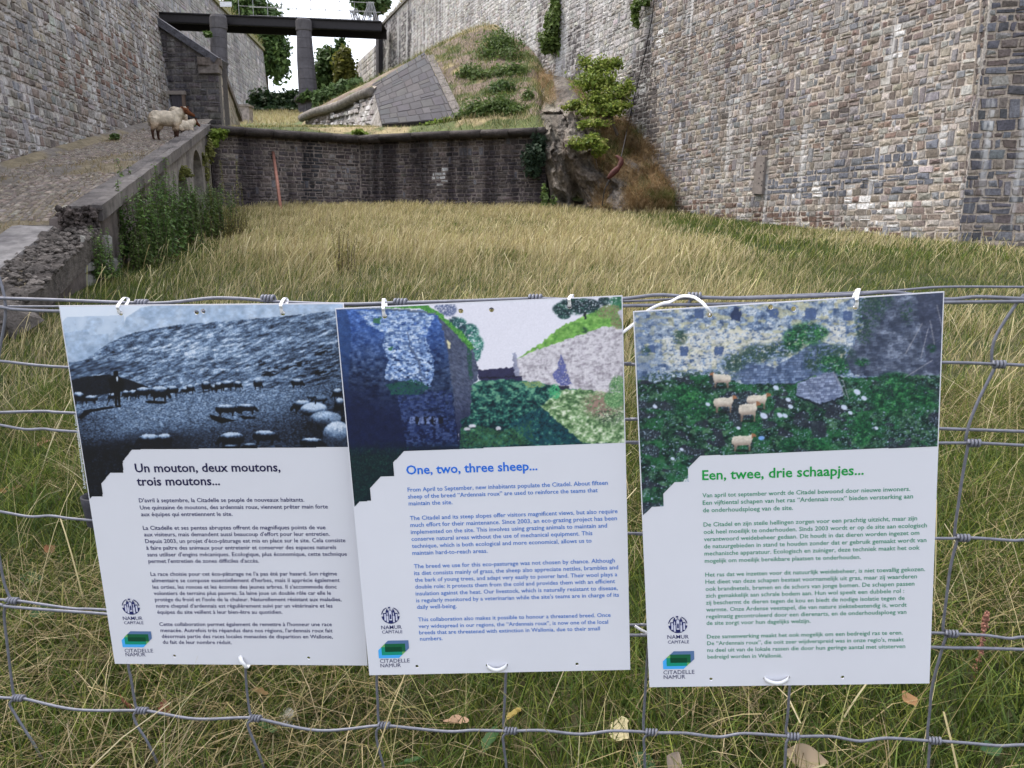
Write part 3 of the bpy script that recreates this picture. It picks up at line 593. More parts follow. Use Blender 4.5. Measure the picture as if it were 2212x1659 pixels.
mb = MB(); mb.hexa([(x0, 27.5, zb), (x1, 27.5, zb), (x1, 28.3, zb), (x0, 28.3, zb), (x0, 27.5, ztop), (x1, 27.5, slope_at(x1)), (x1, 28.3, slope_at(x1)), (x0, 28.3, ztop)], (.13, .12, .115)); putmb('mortar_core', mb, 'stone_dark', sw)
g = at(517, 257, 36.5); gz = g[2]
mb = MB(); a0 = np.array([x1 + .02, 27.68, zb]); a1 = np.array([g[0], 36.5, zb + .8]); hz = slope_at(x1) - .05
dd = unit(np.array([a1[0] - a0[0], a1[1] - a0[1], 0])); nw = np.array([dd[1], -dd[0], 0])
sf = stones(a0 + nw * .0, dd, np.array([0, 0, 1.]), np.linalg.norm((a1 - a0)[:2]), 3, (.3, .4), (.5, .9), .012, palette([(.30, .265, .22), (.26, .23, .195), (.34, .30, .25)], [1, 1, 1], var=.06), 16, lambda C: C[:, 2] < hz + (gz - hz) * (C[:, 1] - 27.5) / 9 - .1, prot=.012, tall=0)  # side face and its core coloured paler: the light on them is painted in
put('side_stonework', *sf, 'stone_far', sw)
mb.hexa([a0, a1, a1 - nw * .5, a0 - nw * .5, a0 * (1, 1, 0) + (0, 0, hz), np.array([g[0], 36.5, gz]), np.array([g[0], 36.5, gz]) - nw * .5, a0 * (1, 1, 0) + (0, 0, hz) - nw * .5], (.3, .27, .23)); putmb('side_core', mb, 'stone_far', sw)
mb = MB(); dn = unit(np.array([x1 - x0, 0, slope_at(x1) - ztop])); up = np.array([-dn[2], 0, dn[0]])
for i in range(7):
    a = np.array([x0, 27.35, ztop]) + dn * (np.linalg.norm([x1 - x0, slope_at(x1) - ztop]) * i / 7); b = np.array([x0, 27.35, ztop]) + dn * (np.linalg.norm([x1 - x0, slope_at(x1) - ztop]) * (i + .985) / 7)
    mb.hexa([a - up * .12, b - up * .12, b - up * .12 + (0, 1.1, 0), a - up * .12 + (0, 1.1, 0), a + up * .1, b + up * .1, b + up * .1 + (0, 1.1, 0), a + up * .1 + (0, 1.1, 0)], (.085, .085, .10))
e0 = np.array([x1, 27.4, hz]) + nw * .14; e1 = np.array([g[0], 36.5, gz]) + nw * .14
for i in range(6):
    a, b = e0 + (e1 - e0) * i / 6, e0 + (e1 - e0) * (i + .985) / 6
    mb.hexa([a - (0, 0, .12), b - (0, 0, .12), b - nw * .75 - (0, 0, .12), a - nw * .75 - (0, 0, .12), a + (0, 0, .12), b + (0, 0, .12), b - nw * .75 + (0, 0, .12), a - nw * .75 + (0, 0, .12)], (.12, .10, .09))
putmb('coping', mb, 'coping', sw)
mb = MB(); mb.box((x1 - .62, 27.36, slope_at(x1) - .42), (x1 + .06, 27.62, slope_at(x1) - .14), (.17, .15, .14)); putmb('corner_block', mb, 'coping', sw)
dr = empty('plank_door', tuple(at(384, 262, 27.4)), label='dark plank door with a lintel at the foot of the stair wall', cat='door')
p0, p1 = at(374, 262, 27.38), at(392, 201, 27.38); mb = MB()
for i in range(5):
    xa = p0[0] + (p1[0] - p0[0]) * i / 5; xb = p0[0] + (p1[0] - p0[0]) * (i + .94) / 5; mb.box((xa, 27.40, zb), (xb, 27.47, p1[2] - .05), (.06, .055, .065))
putmb('door_leaf', mb, 'paint', dr)
mb = MB(); mb.box((p0[0] - .3, 27.34, p1[2] - .05), (p1[0] + .12, 27.48, p1[2] + .07), (.24, .21, .19)); putmb('lintel', mb, 'paint', dr)
mb = MB(); mb.box((p1[0] + .0, 27.37, zb), (p1[0] + .08, 27.48, p1[2] - .05), (.15, .11, .09)); putmb('jamb', mb, 'paint', dr)
mb = MB(); pb = at(531, 256, 40); mb.box((pb[0] - .27, 39.7, pb[2] - .8), (pb[0] + .27, 40.3, pb[2] + .52), (.27, .23, .21)); mb.box((pb[0] - .33, 39.65, pb[2] + .52), (pb[0] + .33, 40.35, pb[2] + .62), (.2, .17, .15))
o_ = putmb('stone_pier', mb, 'coping', empty('tmp_root')) if False else mb.build('stone_pier', M['coping']); tag(o_, 'short square stone pier at the foot of the stair wall coping', 'pier')

br = empty('footbridge', tuple(at(660, 45, 52)), label='dark iron footbridge on tall stone pillars crossing the moat', cat='bridge')
bl, brr = at(300, 35, 53.0), at(824, 57, 52.0)
def on_b(px_): t_ = (px_ - 300) / 524; return bl + (brr - bl) * t_
bt, bb = lambda p_: p_ + np.array([0, 0, .30]), lambda p_: p_ - np.array([0, 0, .30])
wd = np.array([0, 2.0, 0]); mb = MB(); bl2 = bl - (on_b(310) - bl) * 6
mb.hexa([bb(bl2), bb(brr), bb(brr) + (0, .12, 0), bb(bl2) + (0, .12, 0), bt(bl2) - (0, 0, .08), bt(brr) - (0, 0, .08), bt(brr) + (0, .12, -.08), bt(bl2) + (0, .12, -.08)])
for s_ in (0, 1.0):
    mb.hexa([(p_ + np.array([0, -.08, .0])) for p_ in (bb(bl2), bb(brr))] + [(p_ + np.array([0, .2, .0])) for p_ in (bb(brr), bb(bl2))] + [(p_ + np.array([0, -.08, .06])) for p_ in (bb(bl2), bb(brr))] + [(p_ + np.array([0, .2, .06])) for p_ in (bb(brr), bb(bl2))])
putmb('girder', mb, 'iron', br)
mb = MB(); mb.hexa([bb(bl2) + wd, bb(brr) + wd, bb(brr) + wd + (0, .12, 0), bb(bl2) + wd + (0, .12, 0), bt(bl2) + wd, bt(brr) + wd, bt(brr) + wd + (0, .12, 0), bt(bl2) + wd + (0, .12, 0)]); putmb('girder', mb, 'iron', br)
mb = MB(); k_ = [bt(bl2) + (0, -.12, -.075), bt(brr) + (0, -.12, -.075), bt(brr) + (0, 2.25, -.075), bt(bl2) + (0, 2.25, -.075)]; mb.hexa(k_ + [p_ + np.array([0, 0, .07]) for p_ in k_]); putmb('deck', mb, 'iron', br)
mb = MB(); 
for zr_, r_ in ((1.05, .018), (.55, .012)):
    for yo in (-.05, 2.1):
        mb.tube([bt(on_b(520)) + (0, yo, zr_), bt(on_b(812)) + (0, yo, zr_)], r_, 5)
putmb('rail_wire', mb, 'thin_steel', br)
for px_ in (520, 551, 582, 613, 644, 675, 706, 737, 768, 795):
    mb = MB(); p_ = bt(on_b(px_)); mb.tube([p_ + (0, -.05, 0), p_ + (0, -.05, 1.1)], .02, 5); putmb('rail_post', mb, 'thin_steel', br)
mb = MB()
for (x_, y_), (u_, v_) in (((762, 45), (756, 22)), ((775, 45), (766, 18)), ((782, 45), (797, 4)), ((797, 45), (798, 4)), ((812, 45), (801, 4)), ((756, 22), (775, 45))):
    for e_ in (0, 4): mb.tube([at(x_ + e_, y_, 52.2), at(u_ + e_, v_, 52.2)], .04, 6)
putmb('climb_guard', mb, 'thin_steel', br)
mb = MB(); q0, q1 = at(476, 15, 52.2), at(500, 4, 52.2); mb.box((q0[0], 52.15, q0[2]), (q1[0], 52.2, q1[2]), (.62, .63, .66)); putmb('notice_panel', mb, 'paint', br)
def pillar(pxs, Yp, zbase, ptop, plinth):
    m = MB(); c = [at((l + r) / 2, y, Yp) for (l, r, y) in pxs]; rad = [(r - l) / 2 * Yp / FPX * 1.06 for (l, r, y) in pxs]
    P_, r_ = [], []
    for i in range(len(c)): P_.append(c[i]); r_.append(rad[i])
    base = c[-1].copy(); base[2] = zbase; P_.append(base); r_.append(rad[-1] * (c[-1][2] > 0) * 1.03)
    zt, zz = P_[0][2], P_[-1][2]; nb = int((zt - zz) / .62) + 1
    zs = np.array([p_[2] for p_ in P_])[::-1]; xs_ = np.array([p_[0] for p_ in P_])[::-1]; rs_ = np.array(r_)[::-1]
    for i in range(nb):
        za, zb_ = zz + (zt - zz) * i / nb, zz + (zt - zz) * (i + 1) / nb - .012; pts = []; rr_ = []
        for (z_, s_) in ((za - .005, .975), (za + .005, 1), (zb_ - .005, 1), (zb_, .975)):
            pts.append((np.interp(z_, zs, xs_), Yp, z_)); rr_.append(np.interp(z_, zs, rs_) * s_)
        m.tube(pts, rr_, 14, np.array([.085, .08, .09]) * random.Random(i).uniform(.93, 1.08))
    return m
m = pillar([(457, 487, 62), (458, 489, 130), (460, 492, 250)], 52.0, 6.0, 40, None); c = at(472, 52, 52.0)
m.tube([c + (0, 0, -.35), c + (0, 0, -.3), c + (0, 0, .35), c + (0, 0, .5)], [.46, .53, .53, .46], 14, (.08, .075, .08)); putmb('pillar', m, 'pillar', br)
m = pillar([(643, 670, 62), (644, 676, 130), (648, 684, 205)], 52.0, 8.0, 40, None); c = at(656, 52, 52.0)
m.tube([c + (0, 0, -.45), c + (0, 0, -.4), c + (0, 0, .18), c + (0, 0, .25)], [.44, .50, .50, .44], 14, (.08, .075, .08))
c = at(665, 215, 52.0); m.tube([c + (0, 0, -.2), c + (0, 0, -.15), c + (0, 0, .1), c + (0, 0, .22)], [.72, .86, .86, .7], 14, (.06, .055, .055)); m.tube([c + (0, 0, -3), c + (0, 0, -.15)], [.66, .66], 4, (.11, .105, .115)); putmb('pillar', m, 'pillar', br)

# ------------------------------------------------------------------ foliage
def leaves(lobes, n, ls, cols, seed, clump=9, spread=.16, shell=.55, asp=.55):
    r = np.random.default_rng(seed); vol = np.array([np.prod(l[1]) ** .7 for l in lobes]); vol /= vol.sum()
    nc = max(1, n // clump); k = r.choice(len(lobes), nc, p=vol)
    C = np.array([l[0] for l in lobes])[k]; RR = np.array([l[1] for l in lobes])[k]
    d = r.normal(size=(nc, 3)); d /= np.linalg.norm(d, axis=1)[:, None]
    rad = (shell + (1 - shell) * r.random((nc, 1))) * (.75 + .5 * r.random((nc, 1)) ** 2)
    cc = C + d * RR * rad; cl_t = r.random((nc, 1))
    P = np.repeat(cc, clump, 0) + r.normal(size=(nc * clump, 3)) * np.repeat(RR, clump, 0) * spread
    t = np.repeat(cl_t, clump, 0) * .65 + .35 * r.random((nc * clump, 1)); N = len(P)
    nrm = np.repeat(d, clump, 0) * .5 + r.normal(size=(N, 3)) * .55 + np.array([0, -.15, .5]); nrm /= np.linalg.norm(nrm, axis=1)[:, None]
    a = np.cross(nrm, r.normal(size=(N, 3))); a /= np.linalg.norm(a, axis=1)[:, None]; b = np.cross(nrm, a)
    s = ls * r.uniform(.6, 1.35, (N, 1)); A = a * s; B = b * s * asp
    V = np.stack([P - A, P - A * .1 + B + nrm * s * .12, P + A, P - A * .1 - B + nrm * s * .12], 1).reshape(-1, 3)
    cols = np.array(cols, float); x = t[:, 0] * (len(cols) - 1); i = np.clip(x.astype(int), 0, len(cols) - 2); f = (x - i)[:, None]
    c = cols[i] * (1 - f) + cols[i + 1] * f; c = c * r.uniform(.75, 1.25, (N, 1))
    return V, np.arange(N * 4).reshape(-1, 4), np.repeat(c, 4, 0).clip(.005, .9)
def plant(name, label, cat, lobes_px, n, ls, cols, seed, base=None, group=None, trunk=True, crown='crown', stem='trunk', tr=.05, yd=1.0, **kw):
    """lobes given where the photo shows them: (px, py, distance, half width px, half height px)"""
    lb = []
    for (px, py, Y, rx, ry) in lobes_px:
        k = Y / FPX * 1.02; lb.append((at(px, py, Y), np.array([rx * k, (rx + ry) / 2 * k * yd, ry * k])))
    c0 = np.mean([l[0] for l in lb], 0)
    if base is None: base = np.array([c0[0], c0[1], min(l[0][2] - l[1][2] for l in lb) - .1])
    root = empty(name, tuple(base), label=label, cat=cat, group=group)
    V, Q, c = leaves(lb, n, ls, cols, seed, **kw)
    link(crown, mesh(crown, V - base, Q, col=c), M['leaf'], root)
    if trunk:
        m = MB(); rr = np.random.default_rng(seed + 5); hub = base + (c0 - base) * .35
        m.tube(smooth_path([base - (0, 0, .2), base + (hub - base) * .5 + rr.normal(0, .03, 3), hub], 3), np.linspace(tr, tr * .75, 7), 7)
        for (c, rd) in lb:
            m.tube(smooth_path([hub, hub * .5 + c * .5 + rr.normal(0, .12, 3) * rd, c], 4), np.linspace(tr * .6, tr * .15, 9), 6)
            for q in range(4):
                e = c + rr.normal(0, .45, 3) * rd; m.tube([c * .7 + hub * .3, c * .5 + e * .5 + rr.normal(0, .05, 3) * rd, e], [tr * .3, tr * .2, tr * .08], 5)
        putmb(stem, m, 'bark', root)
    return root
GD = [(.03, .06, .018), (.065, .115, .032), (.12, .18, .05)]; GM = [(.04, .07, .018), (.085, .135, .035), (.15, .21, .06)]
GY = [(.07, .12, .015), (.15, .22, .03), (.26, .32, .06)]; GY2 = [(.05, .09, .012), (.14, .20, .03), (.26, .32, .06), (.30, .27, .10)]; GO = [(.09, .10, .03), (.17, .18, .05), (.24, .24, .08)]
plant('broadleaf_tree', 'tall dark broadleaf tree against the sky beyond the far rampart', 'tree', [(560, 40, 100, 40, 40), (585, 85, 100, 30, 38), (600, 130, 100, 22, 40), (525, 10, 100, 42, 22), (570, 110, 100, 28, 45)], 9000, .34, GD, 101, base=at(572, 190, 100), tr=.5)
plant('broadleaf_tree', 'dark tree crown above the climb guard at the right end of the bridge', 'tree', [(800, 6, 66, 34, 20), (825, 4, 66, 16, 16)], 2400, .26, GD, 102, base=at(812, 40, 66), tr=.25)
plant('leafy_shrub', 'dark green shrub on the skyline beside the second bridge pillar', 'shrub', [(705, 150, 58, 22, 40), (725, 130, 58, 16, 26), (738, 108, 58, 9, 26), (695, 185, 58, 14, 22)], 3600, .2, GD, 103, tr=.1)
plant('leafy_shrub', 'yellow green shrub against the pale far rampart', 'shrub', [(745, 140, 56, 20, 34), (738, 175, 56, 18, 22), (758, 160, 56, 10, 20)], 2600, .18, [(.07, .08, .015), (.14, .15, .03), (.24, .23, .06)], 104, tr=.1)
plant('creeper_bank', 'fresh green creeper spilling down the bank beside the bridge pillar', 'creeper', [(715, 205, 50, 30, 14), (745, 190, 50, 26, 13), (690, 222, 50, 14, 16), (770, 180, 49, 18, 10)], 3200, .17, [(.05, .09, .03), (.10, .16, .06), (.16, .24, .10)], 105, trunk=False, crown='foliage')
plant('trimmed_hedge', 'dark clipped hedge bank between the far rampart and the second pillar', 'hedge', [(560, 222, 62, 24, 22), (590, 222, 62, 28, 22), (620, 222, 62, 28, 22), (640, 226, 62, 20, 24), (555, 244, 56, 20, 12), (585, 244, 56, 26, 12), (615, 244, 56, 26, 12), (640, 246, 56, 16, 10)], 9000, .2, [(.012, .028, .012), (.022, .045, .016), (.04, .07, .022)], 106, trunk=False, crown='foliage', shell=.2)
plant('ivy_tuft', 'ivy tuft on the ring of the second bridge pillar', 'creeper', [(663, 207, 51.2, 15, 9), (650, 216, 51.2, 8, 6)], 500, .12, GD, 107, trunk=False, crown='foliage')
plant('wall_plant', 'small fern tuft growing on the far rampart beside the first pillar', 'plant', [(450, 75, 51, 10, 6)], 120, .14, GD, 108, trunk=False, crown='foliage')
yw = lambda px, py: on_plane(px, py, K1 - (0, 0, 0), np.cross(-dR, vR))[1]
for (pts, n, ls, lab, sd_) in (
    ([(1198, 40, 0, 12, 42), (1192, 85, 0, 24, 24), (1203, 105, 0, 16, 18), (1180, 105, 0, 10, 12), (1200, 5, 0, 10, 18), (1215, 60, 0, 10, 22), (1185, 50, 0, 9, 20)], 3600, .085, 'tall green bush hanging on the pale rampart above the mound', 109),
    ([(1390, 6, 0, 22, 9), (1372, 28, 0, 9, 18), (1375, 50, 0, 5, 12)], 700, .07, 'trailing weeds rooted at the top of the cable on the right rampart', 110)):
    Yc = yw(pts[0][0], pts[0][1] + 30) - .25
    plant('wall_plant', lab, 'plant', [(p[0], p[1], Yc, p[3], p[4]) for p in pts], n, ls, [(.05, .085, .02), (.10, .15, .035), (.17, .22, .06)], sd_, trunk=False, crown='foliage')
# mound shrubs
for i, (pts, n, cols, lab) in enumerate((
    ([(1080, 108, 33.2, 44, 34), (1055, 128, 32.6, 30, 22), (1105, 130, 32.2, 34, 26), (1085, 90, 33.8, 24, 20)], 5200, GM, 'largest green shrub crowning the top of the grassy mound'),
    ([(1015, 160, 30.8, 26, 18), (1040, 170, 30.4, 24, 16)], 1900, GM, 'round green shrub on the mound nearest to the grey slab facing'),
    ([(1095, 165, 30.4, 40, 20), (1120, 158, 30.4, 22, 20)], 2600, GM, 'low spreading shrub below the largest one on the mound'),
    ([(1086, 197, 28.6, 30, 19)], 1600, GD, 'dark green shrub halfway down the middle of the mound'),
    ([(1045, 240, 26.8, 44, 20), (1085, 234, 26.8, 32, 22), (1110, 246, 26.4, 26, 16), (1000, 252, 26.8, 20, 10)], 4200, GM, 'broad leafy clump just above the coping of the dark wall'),
    ([(1140, 215, 27.4, 12, 18), (1130, 240, 26.6, 14, 12)], 800, GM, 'slender shrub on the mound beside the rock outcrop'),
    ([(965, 262, 26.9, 20, 6), (930, 268, 26.9, 16, 5)], 500, GY, 'bright low weeds at the foot of the grey slab facing'),
    ([(775, 286, 26.2, 14, 5)], 200, GY, 'pale green weed tuft in the bend of the coping'))):
    plant('mound_shrub', lab, 'shrub', pts, n, .065, cols, 120 + i, group='shrubs on the mound', stem='stem', tr=.03, spread=.26, shell=.3, trunk=i < 6)
plant('young_maple', 'bright yellow green young maple growing out of the rock outcrop', 'tree',
      [(1290, 150, 25.4, 26, 22), (1262, 135, 25.6, 14, 12), (1322, 138, 25.4, 20, 14), (1275, 178, 25.0, 34, 18), (1312, 180, 25.0, 26, 18), (1340, 200, 24.6, 24, 16), (1355, 192, 24.4, 12, 18), (1296, 212, 24.7, 34, 16), (1250, 226, 24.6, 22, 8), (1228, 233, 24.6, 16, 7), (1280, 240, 24.4, 30, 11), (1322, 235, 24.3, 28, 15), (1288, 266, 24.1, 32, 9), (1262, 270, 24.1, 14, 8), (1346, 226, 24.3, 14, 10)], 7600, .058, GY2, 140, base=at(1335, 278, 24.6), tr=.05, spread=.3, shell=.2)
plant('young_maple', 'small leafy sucker of bright maple low on the rock outcrop', 'tree', [(1252, 310, 23.3, 26, 13), (1295, 318, 23.2, 18, 18), (1280, 300, 23.3, 20, 10)], 1500, .055, GY2, 141, base=at(1290, 345, 23.6), tr=.025)
plant('ivy_clump', 'dark ivy clump hanging at the right end of the dark wall', 'creeper', [(1155, 335, 24.2, 26, 28), (1165, 300, 24.2, 14, 24), (1150, 365, 24.2, 18, 18)], 1300, .065, [(.012, .026, .016), (.03, .055, .032), (.06, .095, .05)], 142, trunk=False, crown='foliage')
plant('rock_weed', 'thin green weed standing against the foot of the dark rock', 'plant', [(1175, 425, 23.3, 9, 30), (1195, 440, 23.3, 10, 20)], 300, .06, GM, 143, trunk=False, crown='foliage')
plant('creeper', 'bright green creeper at the corner of the ramp and the dark wall', 'creeper', [(466, 292, 23.4, 18, 10), (480, 285, 23.5, 14, 7), (462, 308, 23.3, 10, 14)], 700, .06, GY, 144, trunk=False, crown='foliage')
plant('creeper', 'yellowish dry creeper running down the arched end of the ramp wall', 'creeper', [(452, 325, 22.9, 9, 22), (438, 345, 22.0, 12, 14), (445, 375, 22.4, 6, 20)], 600, .055, GO, 145, trunk=False, crown='foliage')
plant('creeper', 'yellowish dry tuft above the nearest arch of the ramp wall', 'creeper', [(398, 365, 18.1, 12, 8), (410, 378, 18.4, 9, 7), (392, 378, 17.8, 6, 10)], 400, .05, GO, 146, trunk=False, crown='foliage')
for i, (px_, py_, lab) in enumerate(((248, 296, 'green tuft where the left rampart meets the ramp nearer the camera'), (372, 267, 'small tuft at the far foot of the left rampart'), (410, 272, 'grass tuft at the foot of the stair wall behind the lying sheep'))):
    d_ = ray(px_, py_ + 6); Yg_ = 2.0 / (.212 - d_[2] / d_[1]); plant('weed_tuft', lab, 'plant', [(px_, py_, Yg_, 9, 7)], 160, .05, GM, 150 + i, trunk=False, crown='foliage', group='tufts along the ramp')

# nettles: stalk with drooping leaf pairs
def nettle(seed, h, cols, dense=1.0, lw=.07, plume=False):
    r = np.random.default_rng(seed); st = MB(); V, C = [], []
    for s in range(9 if not plume else 1):
        b = np.array([r.normal(0, .17), r.normal(0, .17), 0]) if not plume else np.zeros(3); hh = h * r.uniform(.75, 1.05) if not plume else h
        top = b + np.array([r.normal(0, .1), r.normal(0, .1), hh]); P_ = smooth_path([b, b * .5 + top * .5 + r.normal(0, .03, 3), top], 6); st.tube(P_, np.linspace(.008, .003, len(P_)), 5)
        nl = int(46 * dense * hh)
        for i in range(nl):
            t = (.1 + .9 * (i + .5) / nl); p = b + (top - b) * t; a = r.uniform(0, 6.28)
            L = lw * (1.25 - .75 * t) * r.uniform(.7, 1.3) if not plume else lw * (1.1 - .6 * t) * r.uniform(.6, 1.2)
            d = np.array([math.cos(a), math.sin(a), r.uniform(-.45, .35)]); d /= np.linalg.norm(d); w = np.array([-math.sin(a), math.cos(a), 0]) * L * .38
            V += [p, p + d * L * .45 + w, p + d * L + np.array([0, 0, -.25 * L]), p + d * L * .45 - w]; c = np.array(cols[0]) + (np.array(cols[1]) - np.array(cols[0])) * r.random(); C += [c] * 4
    return st.me('stalk'), mesh('foliage', np.array(V), np.arange(len(V)).reshape(-1, 4), col=np.array(C))
NK = [nettle(1, 1.25, [(.06, .115, .03), (.15, .25, .07)], 1.3, .105), nettle(2, 1.4, [(.065, .13, .035), (.18, .28, .075)], 1.3, .105), nettle(3, .95, [(.05, .085, .02), (.13, .19, .05)], 1.5, .09), nettle(4, 1.6, [(.13, .14, .04), (.25, .25, .08)], 2.6, .07, True), nettle(5, .85, [(.15, .14, .04), (.27, .24, .08)], 1.2)]
def ground_at(px_, py_):
    d_ = ray(px_, py_); return EYE + d_ * (1.55 / (.09 * d_[1] - d_[2]))
def put_nettle(k, px_, py_, s, lab, group, seed):
    p = ground_at(px_, py_); p[2] = zfield(p[0], p[1])
    root = empty('nettle', tuple(p), seed * 1.7, label=lab, cat='nettle', group=group); root.scale = (s, s, s)
    link('stalk', NK[k][0], M['grass'] if False else M['bark'], root); link('foliage', NK[k][1], M['leaf'], root)
rn = random.Random(9)
dense = [(k, px_, py_, s) for (k, px_, py_, s) in (
    (0, 296, 570, 1.0), (1, 318, 572, 1.05), (0, 345, 566, 1.0), (1, 305, 548, 1.05), (1, 335, 548, 1.1), (0, 366, 552, 1.0), (0, 352, 532, 1.05), (2, 385, 540, 1.0), (1, 378, 522, 1.0), (0, 400, 520, 1.0), (2, 420, 528, 1.0), (0, 425, 508, 1.0), (2, 445, 518, .95), (0, 448, 500, .95), (2, 468, 510, .9), (2, 330, 580, .8), (2, 300, 585, .7), (1, 410, 500, 1.0), (0, 472, 492, 1.0), (2, 490, 506, .9))]
for i, (k, px_, py_, s) in enumerate(dense): put_nettle(k, px_, py_, s * rn.uniform(.68, 1.14), 'leafy green nettle in the dense clump against the ramp wall', 'nettles in the dense clump', i + 1)
for i, (px_, py_, s, lab) in enumerate(((463, 500, .98, 'yellowish nettle spire against the arched end of the ramp wall'), (492, 498, .96, 'tall yellowish nettle spire second from the ramp wall'), (506, 502, .62, 'short yellowish nettle spire between two taller ones'), (516, 500, .98, 'tallest yellowish nettle spire standing clear of the dense clump'), (530, 496, .66, 'outermost short nettle spire nearest the pink pole'))):
    put_nettle(3, px_, py_, s, lab, 'nettle spires', 40 + i)
for i, (px_, py_, s) in enumerate(((500, 518, .8), (520, 515, .8))): put_nettle(4, px_, py_, s, 'yellowing low nettle at the right edge of the clump', 'yellowing nettles', 60 + i)
for i, (px_, py_, s, lab) in enumerate(((212, 612, .52, 'small nettle at the foot of the broken kerb'), (232, 606, .42, 'smaller nettle beside the footing stones'))): put_nettle(1, px_, py_, s, lab, 'nettles by the kerb', 70 + i)
put_nettle(4, 738, 590, .75, 'lone thin weed standing in the open meadow', None, 80)

# ------------------------------------------------------------------ sheep
def ellipsoid(mb, c, r, rot=None, n=14):
    th, ph = np.meshgrid(np.linspace(0, np.pi, n), np.linspace(0, 2 * np.pi, 2 * n, endpoint=False), indexing='ij')
    V = np.stack([np.sin(th) * np.cos(ph), np.sin(th) * np.sin(ph), np.cos(th)], -1).reshape(-1, 3) * np.array(r)
    if rot is not None: V = V @ np.array(rot).T
    m = 2 * n; Q = [[a * m + b, (a + 1) * m + b, (a + 1) * m + (b + 1) % m, a * m + (b + 1) % m] for a in range(n - 1) for b in range(m)]
    mb.add(V + np.array(c), Q)
def fused(name, mb, vox, colf, wob=0.0, seed=0):
    """several overlapping volumes melted into one continuous skin"""
    o = bpy.data.objects.new('tmp', mb.me('tmp')); COL.objects.link(o)
    rm = o.modifiers.new('r', 'REMESH'); rm.mode = 'VOXEL'; rm.voxel_size = vox; sm = o.modifiers.new('s', 'SMOOTH'); sm.factor = .6; sm.iterations = 7
    m2 = bpy.data.meshes.new_from_object(o.evaluated_get(bpy.context.evaluated_depsgraph_get())); bpy.data.objects.remove(o)
    m2.name = name; n = len(m2.vertices); co = np.zeros(n * 3); m2.vertices.foreach_get('co', co); co = co.reshape(-1, 3); nr = np.zeros(n * 3); m2.vertex_normals.foreach_get('vector', nr); nr = nr.reshape(-1, 3)
    cl, woolly = colf(co)
    if wob: co = co + nr * (wob * woolly * (fbm(co[:, 0] * 22 + co[:, 2] * 13, co[:, 1] * 22 - co[:, 2] * 17, 3, seed) - .45))[:, None]; m2.vertices.foreach_set('co', co.ravel())
    c = np.ones((n, 4)); c[:, :3] = cl; a = m2.color_attributes.new('Col', 'FLOAT_COLOR', 'POINT'); a.data.foreach_set('color', c.ravel()); m2.polygons.foreach_set('use_smooth', np.ones(len(m2.polygons), bool)); m2.update(); return m2
WOOL, RUFOUS, LEG = np.array([.55, .48, .38]), np.array([.115, .042, .018]), np.array([.045, .025, .018])
